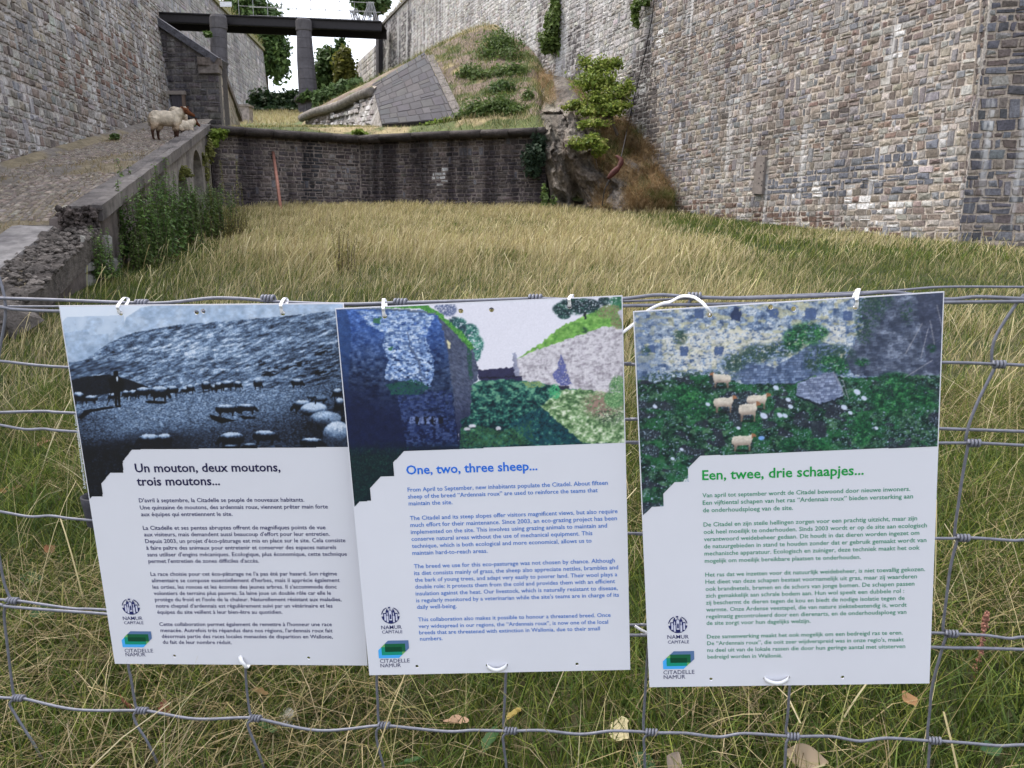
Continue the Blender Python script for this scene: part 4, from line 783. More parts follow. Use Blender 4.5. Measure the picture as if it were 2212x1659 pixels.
def sheep(name, label, loc, rz, lying=False, turn=0.0, sc=1.0):
    root = empty(name, tuple(loc), rz, label=label, cat='sheep', group='sheep on the cobbled ramp'); root.scale = (sc,) * 3
    ct, st_ = math.cos(turn), math.sin(turn); f = np.array([ct, st_, 0]); sd = np.array([-st_, ct, 0]); zb = .52 if not lying else .235; mb = MB()
    ellipsoid(mb, (0, 0, zb), (.35, .175, .185)); ellipsoid(mb, (-.21, 0, zb + .005), (.18, .165, .182)); ellipsoid(mb, (.20, 0, zb - .005), (.18, .155, .18))
    n0 = np.array([.22, 0, zb + .05]); hd = np.array([.40, 0, zb + .205]) + f * .03
    mb.tube(smooth_path([n0, n0 * .45 + hd * .55 + (0, 0, .0), hd], 4), np.linspace(.150, .082, 9), 14)
    muz = hd + f * .235 + np.array([0, 0, -.125]); mb.tube([hd - f * .03 + (0, 0, .015), hd + f * .06 - (0, 0, .02), hd * .45 + muz * .55, muz], [.072, .078, .055, .040], 12); ellipsoid(mb, muz, (.042, .040, .040)); ellipsoid(mb, hd, (.082, .076, .080))
    if not lying:
        for (sx, sy) in ((.17, .085), (.25, -.085)): mb.tube([(sx, sy, zb - .04), (sx + .005, sy, .27), (sx + .01, sy, .205), (sx, sy, .05), (sx + .012, sy, .0)], [.085, .052, .036, .027, .031], 10)
        for (sx, sy) in ((-.19, .09), (-.28, -.09)): mb.tube([(sx + .03, sy, zb), (sx + .02, sy, .32), (sx - .035, sy, .215), (sx - .03, sy, .06), (sx - .01, sy, .0)], [.13, .088, .042, .029, .032], 10)
    else:
        for (sx, sy, ex) in ((.24, .11, .40), (.22, -.11, .36)): mb.tube([(sx, sy, .12), ((sx + ex) / 2 + .05, sy * 1.15, .05), (ex - .1, sy * 1.1, .035)], [.07, .04, .03], 10)
        for (sx, sy) in ((-.2, .17), (-.2, -.17)): mb.tube([(sx, sy * .8, .14), (sx + .12, sy, .06), (sx + .02, sy * 1.15, .035)], [.10, .05, .03], 10)
    def cf(co):
        q = (co - hd) @ f; hm = sst(q - .35 * (hd[2] + .02 - co[:, 2]), -.035, .015) * (co[:, 2] > zb + .0) * (np.abs((co - hd) @ sd) < .12)
        lg = 1 - sst(co[:, 2], .20 if not lying else .03, .31 if not lying else .09); n = fbm(co[:, 0] * 11, co[:, 2] * 11 + co[:, 1] * 9, 3, 3)[:, None]
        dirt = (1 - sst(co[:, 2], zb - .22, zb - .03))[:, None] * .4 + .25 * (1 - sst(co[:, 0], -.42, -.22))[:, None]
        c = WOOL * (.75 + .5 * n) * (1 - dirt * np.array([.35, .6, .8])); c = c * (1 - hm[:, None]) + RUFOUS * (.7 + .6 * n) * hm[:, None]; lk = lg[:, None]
        return c * (1 - lk) + (LEG * .95 + RUFOUS * .05) * (.7 + .6 * n) * lk, (1 - hm) * (1 - lg)
    link('body', fused('body', mb, .013, cf, .022), M['wool'], root)
    for s in (-1, 1):
        m = MB(); p = hd + f * -.01 + np.array([0, 0, .055]); d = sd * s; tip = p + d * .165 + np.array([0, 0, -.02]); V = [p + d * .045 + f * .025, p + d * .10 + f * .038 + (0, 0, .012), tip, p + d * .10 - f * .022 + (0, 0, .02), p + d * .045 - f * .025, p + d * .09 + (0, 0, -.015)]
        m.add(V, None, [[0, 1, 5], [1, 2, 5], [2, 3, 5], [3, 4, 5], [4, 0, 5], [0, 4, 1], [1, 4, 3], [1, 3, 2]], RUFOUS * 1.3); m.build('ear', M['wool'], root)
    for s in (-1, 1):
        m = MB(); ellipsoid(m, hd + f * .085 + sd * s * .062 + (0, 0, -.008), (.011, .011, .011), n=6); me = m.me('eye', True); link('eye', me, M['eye'], root)
    m = MB(); m.tube(smooth_path([(-.34, 0, zb + .10), (-.385, .0, zb - .0), (-.385, 0, zb - .19)], 4), np.linspace(.045, .026, 9), 8, WOOL * .62)
    if not lying: m.build('tail', M['wool'], root, True)
    return root
def on_ramp(px_, py_):
    d_ = ray(px_, py_); A_ = 1.57 - .212 * 10.2 + .14; t_ = (1.55 - A_) / (.212 * d_[1] - d_[2]); return EYE + d_ * t_
sheep('sheep', 'cream sheep with a rufous face standing in profile on the ramp', on_ramp(362, 303), R(14), False, R(-12), 1.0)
p = on_ramp(388, 280); sheep('sheep', 'cream sheep standing behind the others with its rump turned to the camera', p, R(80), False, R(-6), .85)
p = on_ramp(396, 287.5); sheep('sheep', 'cream sheep lying down below the head of the standing one', p, R(50), True, R(20), .8)

# ------------------------------------------------------------------ pole, cable, board on the wall
a, b = ground_at(609, 462), at(590, 329, 24.95); m = MB(); m.tube([a - (0, 0, .2), a * .5 + b * .5, b], [.048, .047, .046], 10, (.29, .135, .10)); o = m.build('leaning_pole', M['paint'], None, True); tag(o, 'thin pink pole leaning against the dark cross wall', 'pole')
cb = empty('hanging_cable', tuple(at(1410, 10, 24)), label='dark cable with a red sleeve hanging down the right rampart onto the rock', cat='cable')
nw_ = np.cross(-dR, vR)
top_pts = [on_plane(x_, y_, K0 + nw_ * .07, nw_) for (x_, y_) in ((1414, -10), (1408, 40), (1392, 120), (1373, 200), (1356, 272))]
lowp = [at(1352, 292, 23.6), at(1345, 325, 22.6), at(1338, 350, 22.2), at(1318, 385, 22.0), at(1306, 410, 21.9), at(1301, 445, 21.9)]
m = MB(); m.tube(smooth_path(np.array(top_pts + lowp), 4), .016, 6); putmb('cable', m, 'iron', cb)
m = MB(); sp = smooth_path(np.array([at(1331, 336, 22.0), at(1342, 347, 21.9), at(1336, 362, 21.85), at(1326, 372, 21.8), at(1313, 386, 21.8)]), 4); m.tube(sp, np.interp(np.linspace(0, 1, len(sp)), [0, .15, .35, .5, .6, .85, 1], [.03, .06, .08, .06, .085, .08, .04]), 10, (.06, .014, .011)); putmb('red_sleeve', m, 'paint', cb, True)
pb = [on_plane(x_, y_, K0 + nw_ * .03, nw_) for (x_, y_) in ((1628, 418), (1649, 420), (1657, 339), (1639, 338))]
m = MB(); m.hexa([p_ - nw_ * .1 for p_ in pb] + [p_ + nw_ * .06 for p_ in pb], (.2, .175, .16)); wb = empty('wall_board', tuple(pb[0]), label='narrow grey weathered board with bolt holes fixed to the right rampart', cat='board'); putmb('plank', m, 'paint', wb)
m = MB()
for (x_, y_) in ((1650, 352), (1644, 358), (1649, 370), (1643, 372), (1640, 385), (1646, 392), (1639, 396), (1645, 400)):
    c_ = on_plane(x_, y_, pb[0] + nw_ * .06, nw_); m.tube([c_ - nw_ * .01, c_ + nw_ * .006], [.018, .018], 7, (.03, .025, .025))
putmb('bolt_holes', m, 'paint', wb)

# ------------------------------------------------------------------ grass
def blades(x, y, z, h, w, lean, az, col, seg=2, curl=.35, head=0.0):
    n = len(x); d = np.stack([np.cos(az), np.sin(az), np.zeros(n)], -1); s = np.stack([-np.sin(az), np.cos(az), np.zeros(n)], -1)
    tw = np.random.default_rng(1).uniform(0, np.pi, n); s = np.cos(tw)[:, None] * s + np.sin(tw)[:, None] * d
    b = np.stack([x, y, z], -1); ts = np.linspace(0, 1, seg + 1); V = []
    wd = np.interp(ts, [0, .5, 1], [1, .85, .12 + head])
    for t, k in zip(ts, wd):
        c = b + d * (h * (lean * t + curl * lean * t * t))[:, None] + np.stack([0 * x, 0 * x, h * t * np.sqrt(np.clip(1 - (lean * .75 * t) ** 2, .08, 1))], -1)
        V += [c - s * (w * k / 2)[:, None], c + s * (w * k / 2)[:, None]]
    V = np.stack(V, 1).reshape(-1, 3); m = 2 * (seg + 1); o = (np.arange(n) * m)[:, None, None]
    Q = np.array([[2 * i, 2 * i + 1, 2 * i + 3, 2 * i + 2] for i in range(seg)])[None] + o
    g = np.repeat(np.interp(ts, [0, 1], [.8, 1.1]), 2); C = (col[:, None, :] * g[None, :, None]).reshape(-1, 3)
    return V, Q.reshape(-1, 4), C
GREEN = np.array([[.05, .085, .014], [.085, .12, .02], [.14, .16, .03], [.04, .065, .014]])
STRAW = np.array([[.48, .41, .22], [.42, .355, .18], [.56, .49, .30], [.31, .25, .12], [.34, .33, .13]])
def pick(A, n, r, var=.15): return (A[r.integers(0, len(A), n)] * r.normal(1, var, (n, 1)).clip(.5, 1.6)).clip(.005, .9)
def inside(x, y):
    return (x > np.where(y > 4.4, xramp(y) + .06, -99)) & (x < xright(y) - .05) & ((y < ycross(x) - .05) | (x > 1)) & (y < 24.6 - np.clip(x - 1, 0, 9) * .55)
def scatter(n, x0, x1, y0, y1, r, wid=None):
    x = r.uniform(x0, x1, n); y = r.uniform(y0, y1, n); k = inside(x, y)
    u, _ = proj(np.stack([x, y, zfield(x, y)], -1)); k &= (u > -330) & (u < 2560); return x[k], y[k]
def make_grass(name, label, groups):
    Vs, Qs, Cs, n = [], [], [], 0
    for V, Q, C in groups: Vs.append(V); Qs.append(Q + n); Cs.append(C); n += len(V)
    o = link(name, mesh(name, np.concatenate(Vs), np.concatenate(Qs), col=np.concatenate(Cs)), M['grass']); return tag(o, label, 'grass', kind='stuff')
r = np.random.default_rng(77)
G_ = []; S_ = []
# near: short green sward with thatch and straw stems
x, y = scatter(150000, -3.2, 3.6, 1.15, 5.2, r); f = strawness(x, y); pat = fbm(x * 2.2, y * 2.2, 3, 61)
n = len(x); G_.append(blades(x, y, zfield(x, y), r.uniform(.05, .16, n) * (.7 + .6 * pat), r.uniform(.003, .0055, n), r.uniform(.1, .95, n), r.uniform(0, 6.28, n), pick(GREEN, n, r, .3) * (.75 + .8 * pat[:, None])))
x, y = scatter(56000, -3.2, 3.6, 1.15, 5.2, r); pat = fbm(x * 1.6 + 9, y * 1.6, 3, 62); k = r.random(len(x)) < sst(pat, .34, .62); x, y = x[k], y[k]; n = len(x)
S_.append(blades(x, y, zfield(x, y) + r.uniform(0, .05, n), r.uniform(.06, .20, n), r.uniform(.002, .0038, n), r.uniform(.7, 1.6, n), r.uniform(0, 6.28, n), pick(STRAW, n, r, .35) * np.array([.60, .56, .54])))
x, y = scatter(1500, -3.2, 3.6, 1.2, 5.2, r); n = len(x); az = r.normal(.4, 1.3, n)
S_.append(blades(x, y, zfield(x, y), r.uniform(.2, .5, n), r.uniform(.0018, .003, n), r.uniform(.1, .9, n), az, pick(STRAW, n, r, .15) * .95, seg=4))
x, y = scatter(420, -3.2, 3.6, 1.2, 5.2, r); n = len(x); az = r.normal(.5, 1.2, n)
S_.append(blades(x, y, zfield(x, y), r.uniform(.2, .5, n), r.uniform(.003, .006, n), r.uniform(.2, 1.0, n), az, pick(STRAW, n, r, .15) * .8, seg=5, head=.7))
# middle
x, y = scatter(140000, -8, 10, 4.8, 12.5, r); f = strawness(x, y); n = len(x); pt = fbm(x * .9, y * .7, 3, 63); st = r.random(n) < f * .9
col = np.where(st[:, None], pick(STRAW, n, r), pick(GREEN, n, r, .25)); h = np.where(st, r.uniform(.08, .28, n), r.uniform(.05, .18, n)) * (.55 + .45 * f) * (.35 + 1.2 * pt)
S_.append(blades(x, y, zfield(x, y), h, r.uniform(.004, .009, n), r.uniform(.05, .8, n), r.normal(.3, 1.2, n), col * np.where(st, .85, 1)[:, None], seg=3, head=.15))
# far
x, y = scatter(150000, -9, 10, 12.0, 26.0, r); f = strawness(x, y); n = len(x); st = r.random(n) < f * .95
col = np.where(st[:, None], pick(STRAW, n, r, .25), pick(GREEN * 1.25, n, r, .3)); h = (.35 + 1.2 * fbm(x * .9, y * .6, 3, 64)) * np.where(st, r.uniform(.12, .30, n), r.uniform(.08, .2, n)) * (.6 + .5 * f)
S_.append(blades(x, y, zfield(x, y), h, r.uniform(.008, .016, n), r.uniform(.05, .7, n), r.normal(.3, 1.2, n), col * .9, seg=2, head=.3))
x, y = scatter(26000, -9, 10, 4.0, 25.5, r); k = r.random(len(x)) < .1 + .8 * sst(strawness(x, y), .2, .9); x, y = x[k], y[k]; n = len(x)
S_.append(blades(x, y, zfield(x, y), r.uniform(.18, .42, n) * np.where(y > 14, .75, 1), .0028 + .00042 * y, r.uniform(.05, .7, n), r.normal(.3, 1.1, n), pick(STRAW, n, r) * 1.05, seg=4, head=.9))
make_grass('green_grass', 'short green grass and moss under the fence', G_)
make_grass('dry_grass', 'tall bleached dry grass covering the meadow', S_)
# terrace and wall-top grass
T_ = []
x = r.uniform(-11, 4, 60000); y = r.uniform(24.2, 40, 60000); k = (y > ycross(x) + .2) & (x < xright(y)) & (x > WA[0]); x, y = x[k], y[k]
sla = np.array([a[:2] for a in (at(826, 272, 27.3), at(985, 260, 26.9), at(922, 125, 33.4), at(806, 192, 30.9))]); k = ~inpoly(x, y, sla) ; x, y = x[k], y[k]
fl = np.array([p_[:2] for p_ in tb + tl[::-1]]); k = ~inpoly(x, y, fl); x, y = x[k], y[k]
pat = fbm(x * .8, y * .8, 4, 22); n = len(x); st = r.random(n) < np.where(pat > .44, .25, .8); k = r.random(n) < np.where(fbm(x * 2.1, y * 2.1, 3, 24) > .5, .5, 1); x, y, st = x[k], y[k], st[k]; n = len(x)
col = np.where(st[:, None], pick(STRAW, n, r), pick(GREEN, n, r) * 1.2)
low = (x - G0[0]) * GN[0] + (y - G0[1]) * GN[1] < .1
T_.append(blades(x, y, zter(x, y) - .02, r.uniform(.08, .30, n) * np.where(low & (y < 38), .4, 1), r.uniform(.010, .02, n), r.uniform(.1, .8, n), r.uniform(0, 6.28, n), col * .9))
x = r.uniform(-30, 3, 40000); y = r.uniform(38, 62, 40000); k = (x < xright(y)) ; x, y = x[k], y[k]; n = len(x)
T_.append(blades(x, y, zter(x, y) - .02, r.uniform(.1, .3, n), r.uniform(.02, .04, n), r.uniform(.1, .8, n), r.uniform(0, 6.28, n), pick(STRAW, n, r) * .9))
for (o_, d_, v_, Ln, ht, sz, cA, num, wn) in ((K1, dR, vR, L2, 14.35, .5, STRAW, 5000, -nR), (F0, dF, vF, LF, 16.2, .9, np.concatenate([STRAW, GREEN * 1.5]), 6000, -nF)):
    s_ = r.uniform(0, Ln, num); wj = r.uniform(-.1, 2.5, num) ** 1; P_ = o_ + d_ * s_[:, None] + v_ * ht + wn * wj[:, None]; P_[:, 2] += .1 + .25 * np.clip(wj, 0, 9)
    T_.append(blades(P_[:, 0], P_[:, 1], P_[:, 2], r.uniform(.3, 1, num) * sz * 1.3, r.uniform(.03, .06, num), r.uniform(.1, .9, num), r.uniform(0, 6.28, num), pick(cA, num, r) * .8))
# tufts on the rock ledges
gi = np.argwhere(rock_grassy > .4); gi = gi[r.integers(0, len(gi), 9000)]; P_ = rock_V[gi[:, 0], gi[:, 1]] + r.normal(0, .06, (len(gi), 3)); n = len(P_)
wg = fbm(P_[:, 0] * 2, P_[:, 2] * 2, 2, 66) ; col = np.where((wg > .64)[:, None], pick(np.array([[.10, .12, .03], [.14, .16, .05]]), n, r), pick(np.array([[.30, .20, .10], [.24, .15, .075], [.38, .30, .17]]), n, r))
T_.append(blades(P_[:, 0], P_[:, 1], P_[:, 2] - .05, r.uniform(.10, .42, n), r.uniform(.006, .012, n), r.uniform(.6, 1.5, n), r.normal(-1.7, .6, n), col, seg=3))
# tufts in the ramp joints
x = r.uniform(-11.5, -4, 16000); y = r.uniform(6, 25.5, 16000); u = (x - xramp(y)) / (xleft(y) - xramp(y)); k = (u > .16) & (u < .98); k &= r.random(len(x)) < sst(fbm(x * .9, y * .6, 3, 44), .52, .66) + .35 * np.exp(-((u - .27) / .06) ** 2) + .4 * sst(u, .8, .95); x, y = x[k], y[k]; n = len(x)
T_.append(blades(x, y, zramp(y), r.uniform(.03, .11, n), r.uniform(.006, .012, n), r.uniform(.2, 1, n), r.uniform(0, 6.28, n), pick(np.array([[.24, .19, .10], [.30, .22, .12], [.16, .14, .06]]), n, r)))
make_grass('bank_grass', 'sparse dry grass on the terrace, wall tops, rock ledges and ramp joints', T_)

# ------------------------------------------------------------------ wire fence
FO, FN = np.array([0, 1.664, 0]), unit([.078, 1, 0])
def fp(px, py, off=0.0): return on_plane(px, py, FO + FN * off, FN)
fence = empty('wire_fence', (0, 1.63, .14), label='galvanised wire stock fence with hand wound knots in front of the meadow', cat='fence')
WR = .0034
wires = [
    ([(-60, 641), (0, 644), (130, 648), (253, 653), (330, 655), (382, 652), (457, 644), (520, 645), (571, 649), (620, 653), (745, 657), (860, 654), (1000, 650), (1156, 645), (1250, 648), (1347, 645), (1421, 637), (1488, 641), (1597, 644), (1750, 640), (1850, 636), (1929, 631), (2039, 646), (2113, 641), (2212, 645), (2290, 642)], 0, 1.1),
    ([(-60, 661), (0, 662), (130, 662), (300, 661), (500, 659), (745, 660), (900, 657), (1100, 655), (1347, 651), (1480, 645), (1600, 642), (1800, 634), (1929, 628), (2038, 620), (2212, 620), (2290, 620)], .008, .75),
    ([(-60, 661), (0, 664), (18, 666), (30, 668), (126, 672), (400, 672), (745, 668), (1100, 664), (1347, 660.5), (1483, 658), (1700, 655), (1900, 654), (2040, 653), (2212, 651), (2290, 650)], -.004, 1.1),
    ([(-60, 775), (0, 780), (139, 793), (400, 796), (745, 792), (1100, 786), (1350, 785), (1371, 787), (1700, 781), (2038, 783), (2143, 786), (2170, 787), (2212, 789), (2290, 793)], 0, 1),
    ([(-60, 892), (0, 891), (96, 888.5), (151, 892), (500, 905), (900, 909), (1351, 906), (1376, 906), (1700, 915), (2034, 926), (2212, 932), (2290, 934)], .012, 1.05),
    ([(-60, 908), (0, 918), (54, 927.5), (96, 926.6), (157, 932), (500, 950), (900, 957), (1352, 955), (1378, 957), (1700, 958), (2033, 957), (2094, 957), (2125, 957.5), (2212, 962), (2290, 964)], 0, 1),
    ([(-60, 1096), (0, 1105), (64, 1116), (112, 1114.5), (186, 1123), (500, 1142), (900, 1150), (1359, 1152), (1388, 1154), (1700, 1160), (2024, 1163), (2065, 1162), (2108, 1162), (2187, 1167.6), (2212, 1166.5), (2290, 1170)], 0, 1),
    ([(-60, 1288), (0, 1295), (41, 1298), (153, 1314), (224, 1317), (560, 1338), (900, 1348), (1363, 1350), (1397, 1350), (1700, 1362), (2013, 1367), (2038, 1369), (2075, 1370), (2130, 1372.5), (2180, 1379), (2212, 1376), (2290, 1380)], 0, 1),
    ([(-60, 1298), (0, 1306), (16, 1310), (110, 1318), (226, 1326), (560, 1352), (900, 1366), (1363, 1372), (1398, 1372), (1700, 1385), (2011, 1398), (2110, 1400), (2212, 1403), (2290, 1405)], -.009, 1.1),
    ([(-60, 1498), (0, 1506.5), (32, 1508), (51, 1509), (162, 1532.6), (286, 1534.5), (312, 1535), (333, 1538), (423, 1553), (531, 1550), (564, 1554), (687, 1578), (811, 1568), (841, 1568), (964, 1580), (1021, 1577.5), (1085, 1579), (1115, 1579), (1172, 1578), (1253, 1586), (1322, 1579), (1388, 1581), (1418, 1583), (1482, 1584), (1551, 1592), (1607, 1584.5), (1696, 1590), (1724, 1591), (1795, 1591), (1857, 1601), (1915, 1594.5), (2002, 1600), (2032, 1601), (2100, 1606), (2158, 1611), (2212, 1609), (2290, 1612)], 0, 1.05)]
for pts, off, k in wires:
    sl0, sl1 = (pts[6][1] - pts[0][1]) / (pts[6][0] - pts[0][0]), (pts[-1][1] - pts[-7][1]) / (pts[-1][0] - pts[-7][0])
    pts = [(-900, pts[0][1] - 840 * sl0 * .6), (-450, pts[0][1] - 390 * sl0 * .6)] + pts + [(2750, pts[-1][1] + 460 * sl1 * .6), (3300, pts[-1][1] + 1010 * sl1 * .6)]      # the fence runs on past the picture
    P_ = np.array([fp(x_, y_, off) for x_, y_ in pts]); m = MB(); m.tube(smooth_path(P_, 6), WR * k, 8); putmb('line_wire', m, 'galv', fence, True)
stays = [[(-14, 560), (12, 662), (-4, 780), (-16, 920), (-14, 1100), (5, 1240), (20, 1288), (27, 1298), (12, 1309), (9.5, 1338), (19, 1420), (28.5, 1496), (33, 1507), (21, 1520), (32, 1542), (54, 1577), (76, 1612), (99, 1660), (125, 1720)],
         [(302, 655), (300, 800), (290, 960), (285, 1140), (276, 1330), (277, 1433), (283, 1465), (293, 1524), (300, 1535), (289, 1544), (296, 1567), (318, 1602), (345, 1660), (370, 1720)],
         [(579, 646), (572, 800), (560, 960), (552, 1140), (538, 1330), (531, 1436), (533, 1487), (540, 1540), (548, 1552), (536, 1562), (538, 1576), (555, 1617), (570, 1660), (582, 1720)],
         [(865, 653), (850, 800), (842, 960), (832, 1140), (820, 1340), (814, 1459), (816, 1520), (818, 1558), (827, 1567), (814, 1578), (815, 1605), (829, 1660), (838, 1720)],
         [(1156, 644), (1140, 790), (1125, 960), (1112, 1150), (1099, 1350), (1093, 1454), (1090, 1520), (1088, 1569), (1098, 1579), (1087, 1591), (1088, 1610), (1094, 1660), (1097, 1720)],
         [(1502, 632), (1497, 645), (1485, 665), (1470, 790), (1446, 957), (1428, 1153), (1408, 1350), (1400, 1397), (1394, 1490), (1390, 1574), (1401, 1582), (1391, 1596), (1392, 1620), (1393, 1660), (1394, 1720)],
         [(1832, 636), (1812, 780), (1785, 958), (1752, 1160), (1718, 1364), (1706, 1483), (1702, 1540), (1698, 1582), (1708, 1591), (1699, 1603), (1697, 1630), (1695, 1660), (1692, 1720)],
         [(2212, 636), (2192, 661), (2156, 717), (2144, 750), (2142.5, 780), (2150, 788), (2147, 798), (2113, 866), (2094, 915), (2086, 950), (2094, 957), (2090, 968), (2079, 1029), (2070, 1090), (2062, 1155), (2072, 1162), (2066, 1174), (2053, 1226), (2044, 1295), (2037, 1361), (2047, 1369), (2041, 1382), (2015, 1476), (2008, 1540), (2003, 1592), (2011, 1600), (2008, 1612), (2005, 1660), (2001, 1720)],
         [(2330, 640), (2322, 790), (2318, 960), (2312, 1165), (2308, 1376), (2304, 1610)]] + [[(x_, 645), (x_ - 4, 960), (x_ - 10, 1600), (x_ - 12, 1720)] for x_ in (-330, -660, 2680, 3060)]
knots = [[(27, 1298), (40, 1508)], [(306, 655), (306, 1535)], [(579, 645), (551, 1552)], [(865, 653), (829, 1567)], [(1156, 644), (1103, 1579)], [(1500, 640), (1407, 1582)], [(1713, 1591)], [(2157, 787), (2103, 957), (2080, 1162), (2055, 1369), (2019, 1600)], [], [], [], [], []]
ax = unit([1, -.078, 0])
for pts, kn in zip(stays, knots):
    P_ = np.array([fp(x_, y_, .0045) for x_, y_ in pts]); m = MB(); m.tube(smooth_path(P_, 5), WR * .95, 8); st = putmb('stay_wire', m, 'galv', fence, True)
    for (x_, y_) in kn:
        c = fp(x_, y_, .001); t = np.linspace(0, 3.4 * 2 * np.pi, 60); hw = .0128
        e = np.array([0, 0, 1.0]); P2_ = c + np.outer(np.linspace(-hw, hw, 60), ax) + .0062 * (np.cos(t)[:, None] * -FN + np.sin(t)[:, None] * e)
        tail = P2_[-1] + np.array([ax * .002 + e * -.006, ax * .001 - e * .013]); P2_ = np.vstack([P2_, tail])
        m = MB(); m.tube(P2_, .0034, 6); putmb('knot', m, 'galv', fence, True).parent = st
for o in [o_ for o_ in COL.objects if o_.name.startswith('knot')]: pass

# ------------------------------------------------------------------ the three boards
def painter(shape): return np.zeros(shape + (3,))
def bl(img, mask, c): m_ = np.asarray(mask, float)[..., None]; img[:] = img * (1 - m_) + np.asarray(c, float) * m_
def ell(X, Y, cx, cy, rx, ry, rot=0, soft=.15):
    c_, s_ = math.cos(rot), math.sin(rot); dx, dy = X - cx, Y - cy; u = (dx * c_ + dy * s_) / rx; v = (-dx * s_ + dy * c_) / ry; return 1 - sst(np.sqrt(u * u + v * v), 1 - soft, 1 + soft)
def bricks(X, Y, bw, bh, seed=0, sl=0.0):
    Y2 = Y - sl * X; r_ = np.floor(Y2 / bh); off = hsh(r_, r_ * 0, seed) * bw; k_ = np.floor((X + off) / bw); fx = (X + off) / bw - k_; fy = Y2 / bh - r_
    return hsh(k_, r_, seed + 1), ((fx < .1) | (fy < .16)).astype(float)
def ramp3(t, d_, m_, l_, con=2.4):
    t = np.clip((t - .5) * con + .5, 0, 1)[..., None]; d_, m_, l_ = (np.array(q, float) for q in (d_, m_, l_)); return np.where(t < .5, d_ + (m_ - d_) * t * 2, m_ + (l_ - m_) * (t * 2 - 1))
def gt(a_, t, w=.07): return sst(a_, t - w, t + w)
def paint_hill(X, Y):
    T = np.full(X.shape, .93) + .03 * (fbm(X / 40, Y / 40, 2, 1) - .5)
    def P_(poly, v, a=1.0): 
        k = inpoly(X, Y, poly); T[k] = T[k] * (1 - a) + (v[k] if np.ndim(v) else v) * a
    n = fbm(X / 60, Y / 60, 3, 2)
    P_([(100, 310), (140, 268), (520, 256), (530, 330), (410, 450), (255, 575), (118, 580)], .80 + .12 * (n - .5)); P_([(105, 380), (270, 350), (300, 390), (420, 380), (420, 450), (255, 575), (118, 580)], .74 + .12 * (n - .5))
    P_([(520, 330), (540, 270), (640, 205), (820, 172), (2010, 150), (2010, 250), (1250, 300), (900, 320), (560, 385), (410, 450)], .76 + .14 * (n - .5))
    hl = [(100, 580), (255, 560), (420, 445), (560, 378), (720, 350), (900, 318), (1080, 305), (1250, 292), (1600, 262), (1830, 238), (1960, 225), (2030, 225), (2080, 1180), (262, 1180), (262, 1600), (100, 1600)]
    a = X * .95 - Y * .32; b = X * .28 + Y * .95
    tx = fbm(a / 46, b / 11, 4, 3); sp = fbm(X / 5, Y / 3.5, 2, 4)
    tx = .6 * tx + .4 * fbm(a / 22, b / 6, 4, 13); T_h = .49 + 1.35 * (tx - .5) + .45 * (sp - .5) + .14 * np.exp(-(((X - 1050) / 420) ** 2 + ((Y - 480) / 130) ** 2)) - .16 * sst(X, 1300, 1950) * sst(Y, 420, 640); P_(hl, T_h)
    P_([(130, 575), (260, 570), (480, 560), (700, 600), (600, 640), (400, 640), (140, 700)], .40 + 1.1 * (tx - .5))
    P_([(138, 700), (270, 668), (420, 655), (560, 690), (700, 742), (560, 765), (300, 800), (155, 850)], .11 + .25 * (sp - .5))
    P_([(150, 862), (350, 838), (520, 815), (850, 790), (1250, 765), (1480, 748), (1700, 742), (2030, 700), (2080, 1200), (100, 1200), (100, 1600), (160, 1600)], .52 + .75 * (fbm(X / 9, Y / 4.5, 3, 6) - .5) + .25 * (sp - .5) - .24 * sst(Y + .18 * (X - 900), 900, 1180) - .12 * sst(X, 1500, 1900) - .22 * (1 - sst(X, 200, 620)) * sst(Y, 880, 960))
    low = sst(Y + .12 * (X - 300) + 60 * (fbm(X / 50, Y / 30, 3, 9) - .5), 1040, 1200) * (1 - .75 * sst(X, 700, 1200)); T[:] = T * (1 - low) + low * (.06 + 1.1 * np.clip(fbm(X / 8, Y / 5, 3, 8) - .62, 0, 1))
    P_([(440, 868), (470, 878), (300, 910), (235, 960), (215, 945), (260, 895)], .05); P_([(660, 838), (700, 828), (820, 838), (800, 852), (690, 850)], .04); P_([(1098, 925), (1130, 930), (1280, 965), (1180, 985), (1110, 955)], .04); P_([(1290, 930), (1400, 940), (1440, 950), (1330, 958)], .06)
    for (px_, py_, rx, ry) in ((1510, 640, 60, 26), (1680, 600, 90, 22), (1880, 630, 70, 26), (1450, 580, 30, 14), (1870, 500, 60, 16)): T[:] = np.where(ell(X, Y, px_, py_, rx, ry, -.3, .5) * (tx < .52) > .3, T * .35, T)
    sheep_ = [(178, 838, 26, 24), (220, 812, 44, 40), (300, 822, 50, 26), (440, 806, 24, 26), (535, 790, 24, 30), (585, 788, 32, 30), (650, 776, 52, 36), (765, 782, 66, 50), (850, 762, 42, 32), (932, 762, 24, 22), (972, 752, 28, 30), (1078, 736, 34, 38), (1130, 750, 20, 22), (1165, 738, 30, 30), (1218, 728, 46, 32), (1292, 728, 26, 30), (1425, 718, 30, 38), (1690, 712, 44, 30), (1215, 892, 78, 36), (1352, 884, 68, 32), (690, 1105, 84, 50), (795, 1100, 56, 48), (1245, 1095, 92, 52), (1475, 1075, 88, 44), (1240, 1145, 50, 16), (1370, 1140, 52, 24), (1720, 870, 66, 44), (1800, 890, 90, 48), (1840, 820, 52, 28), (1785, 806, 30, 18), (1960, 785, 34, 36), (1975, 870, 36, 60), (1870, 990, 118, 90), (1945, 955, 40, 42), (1960, 1070, 100, 100), (1790, 1115, 84, 34)]
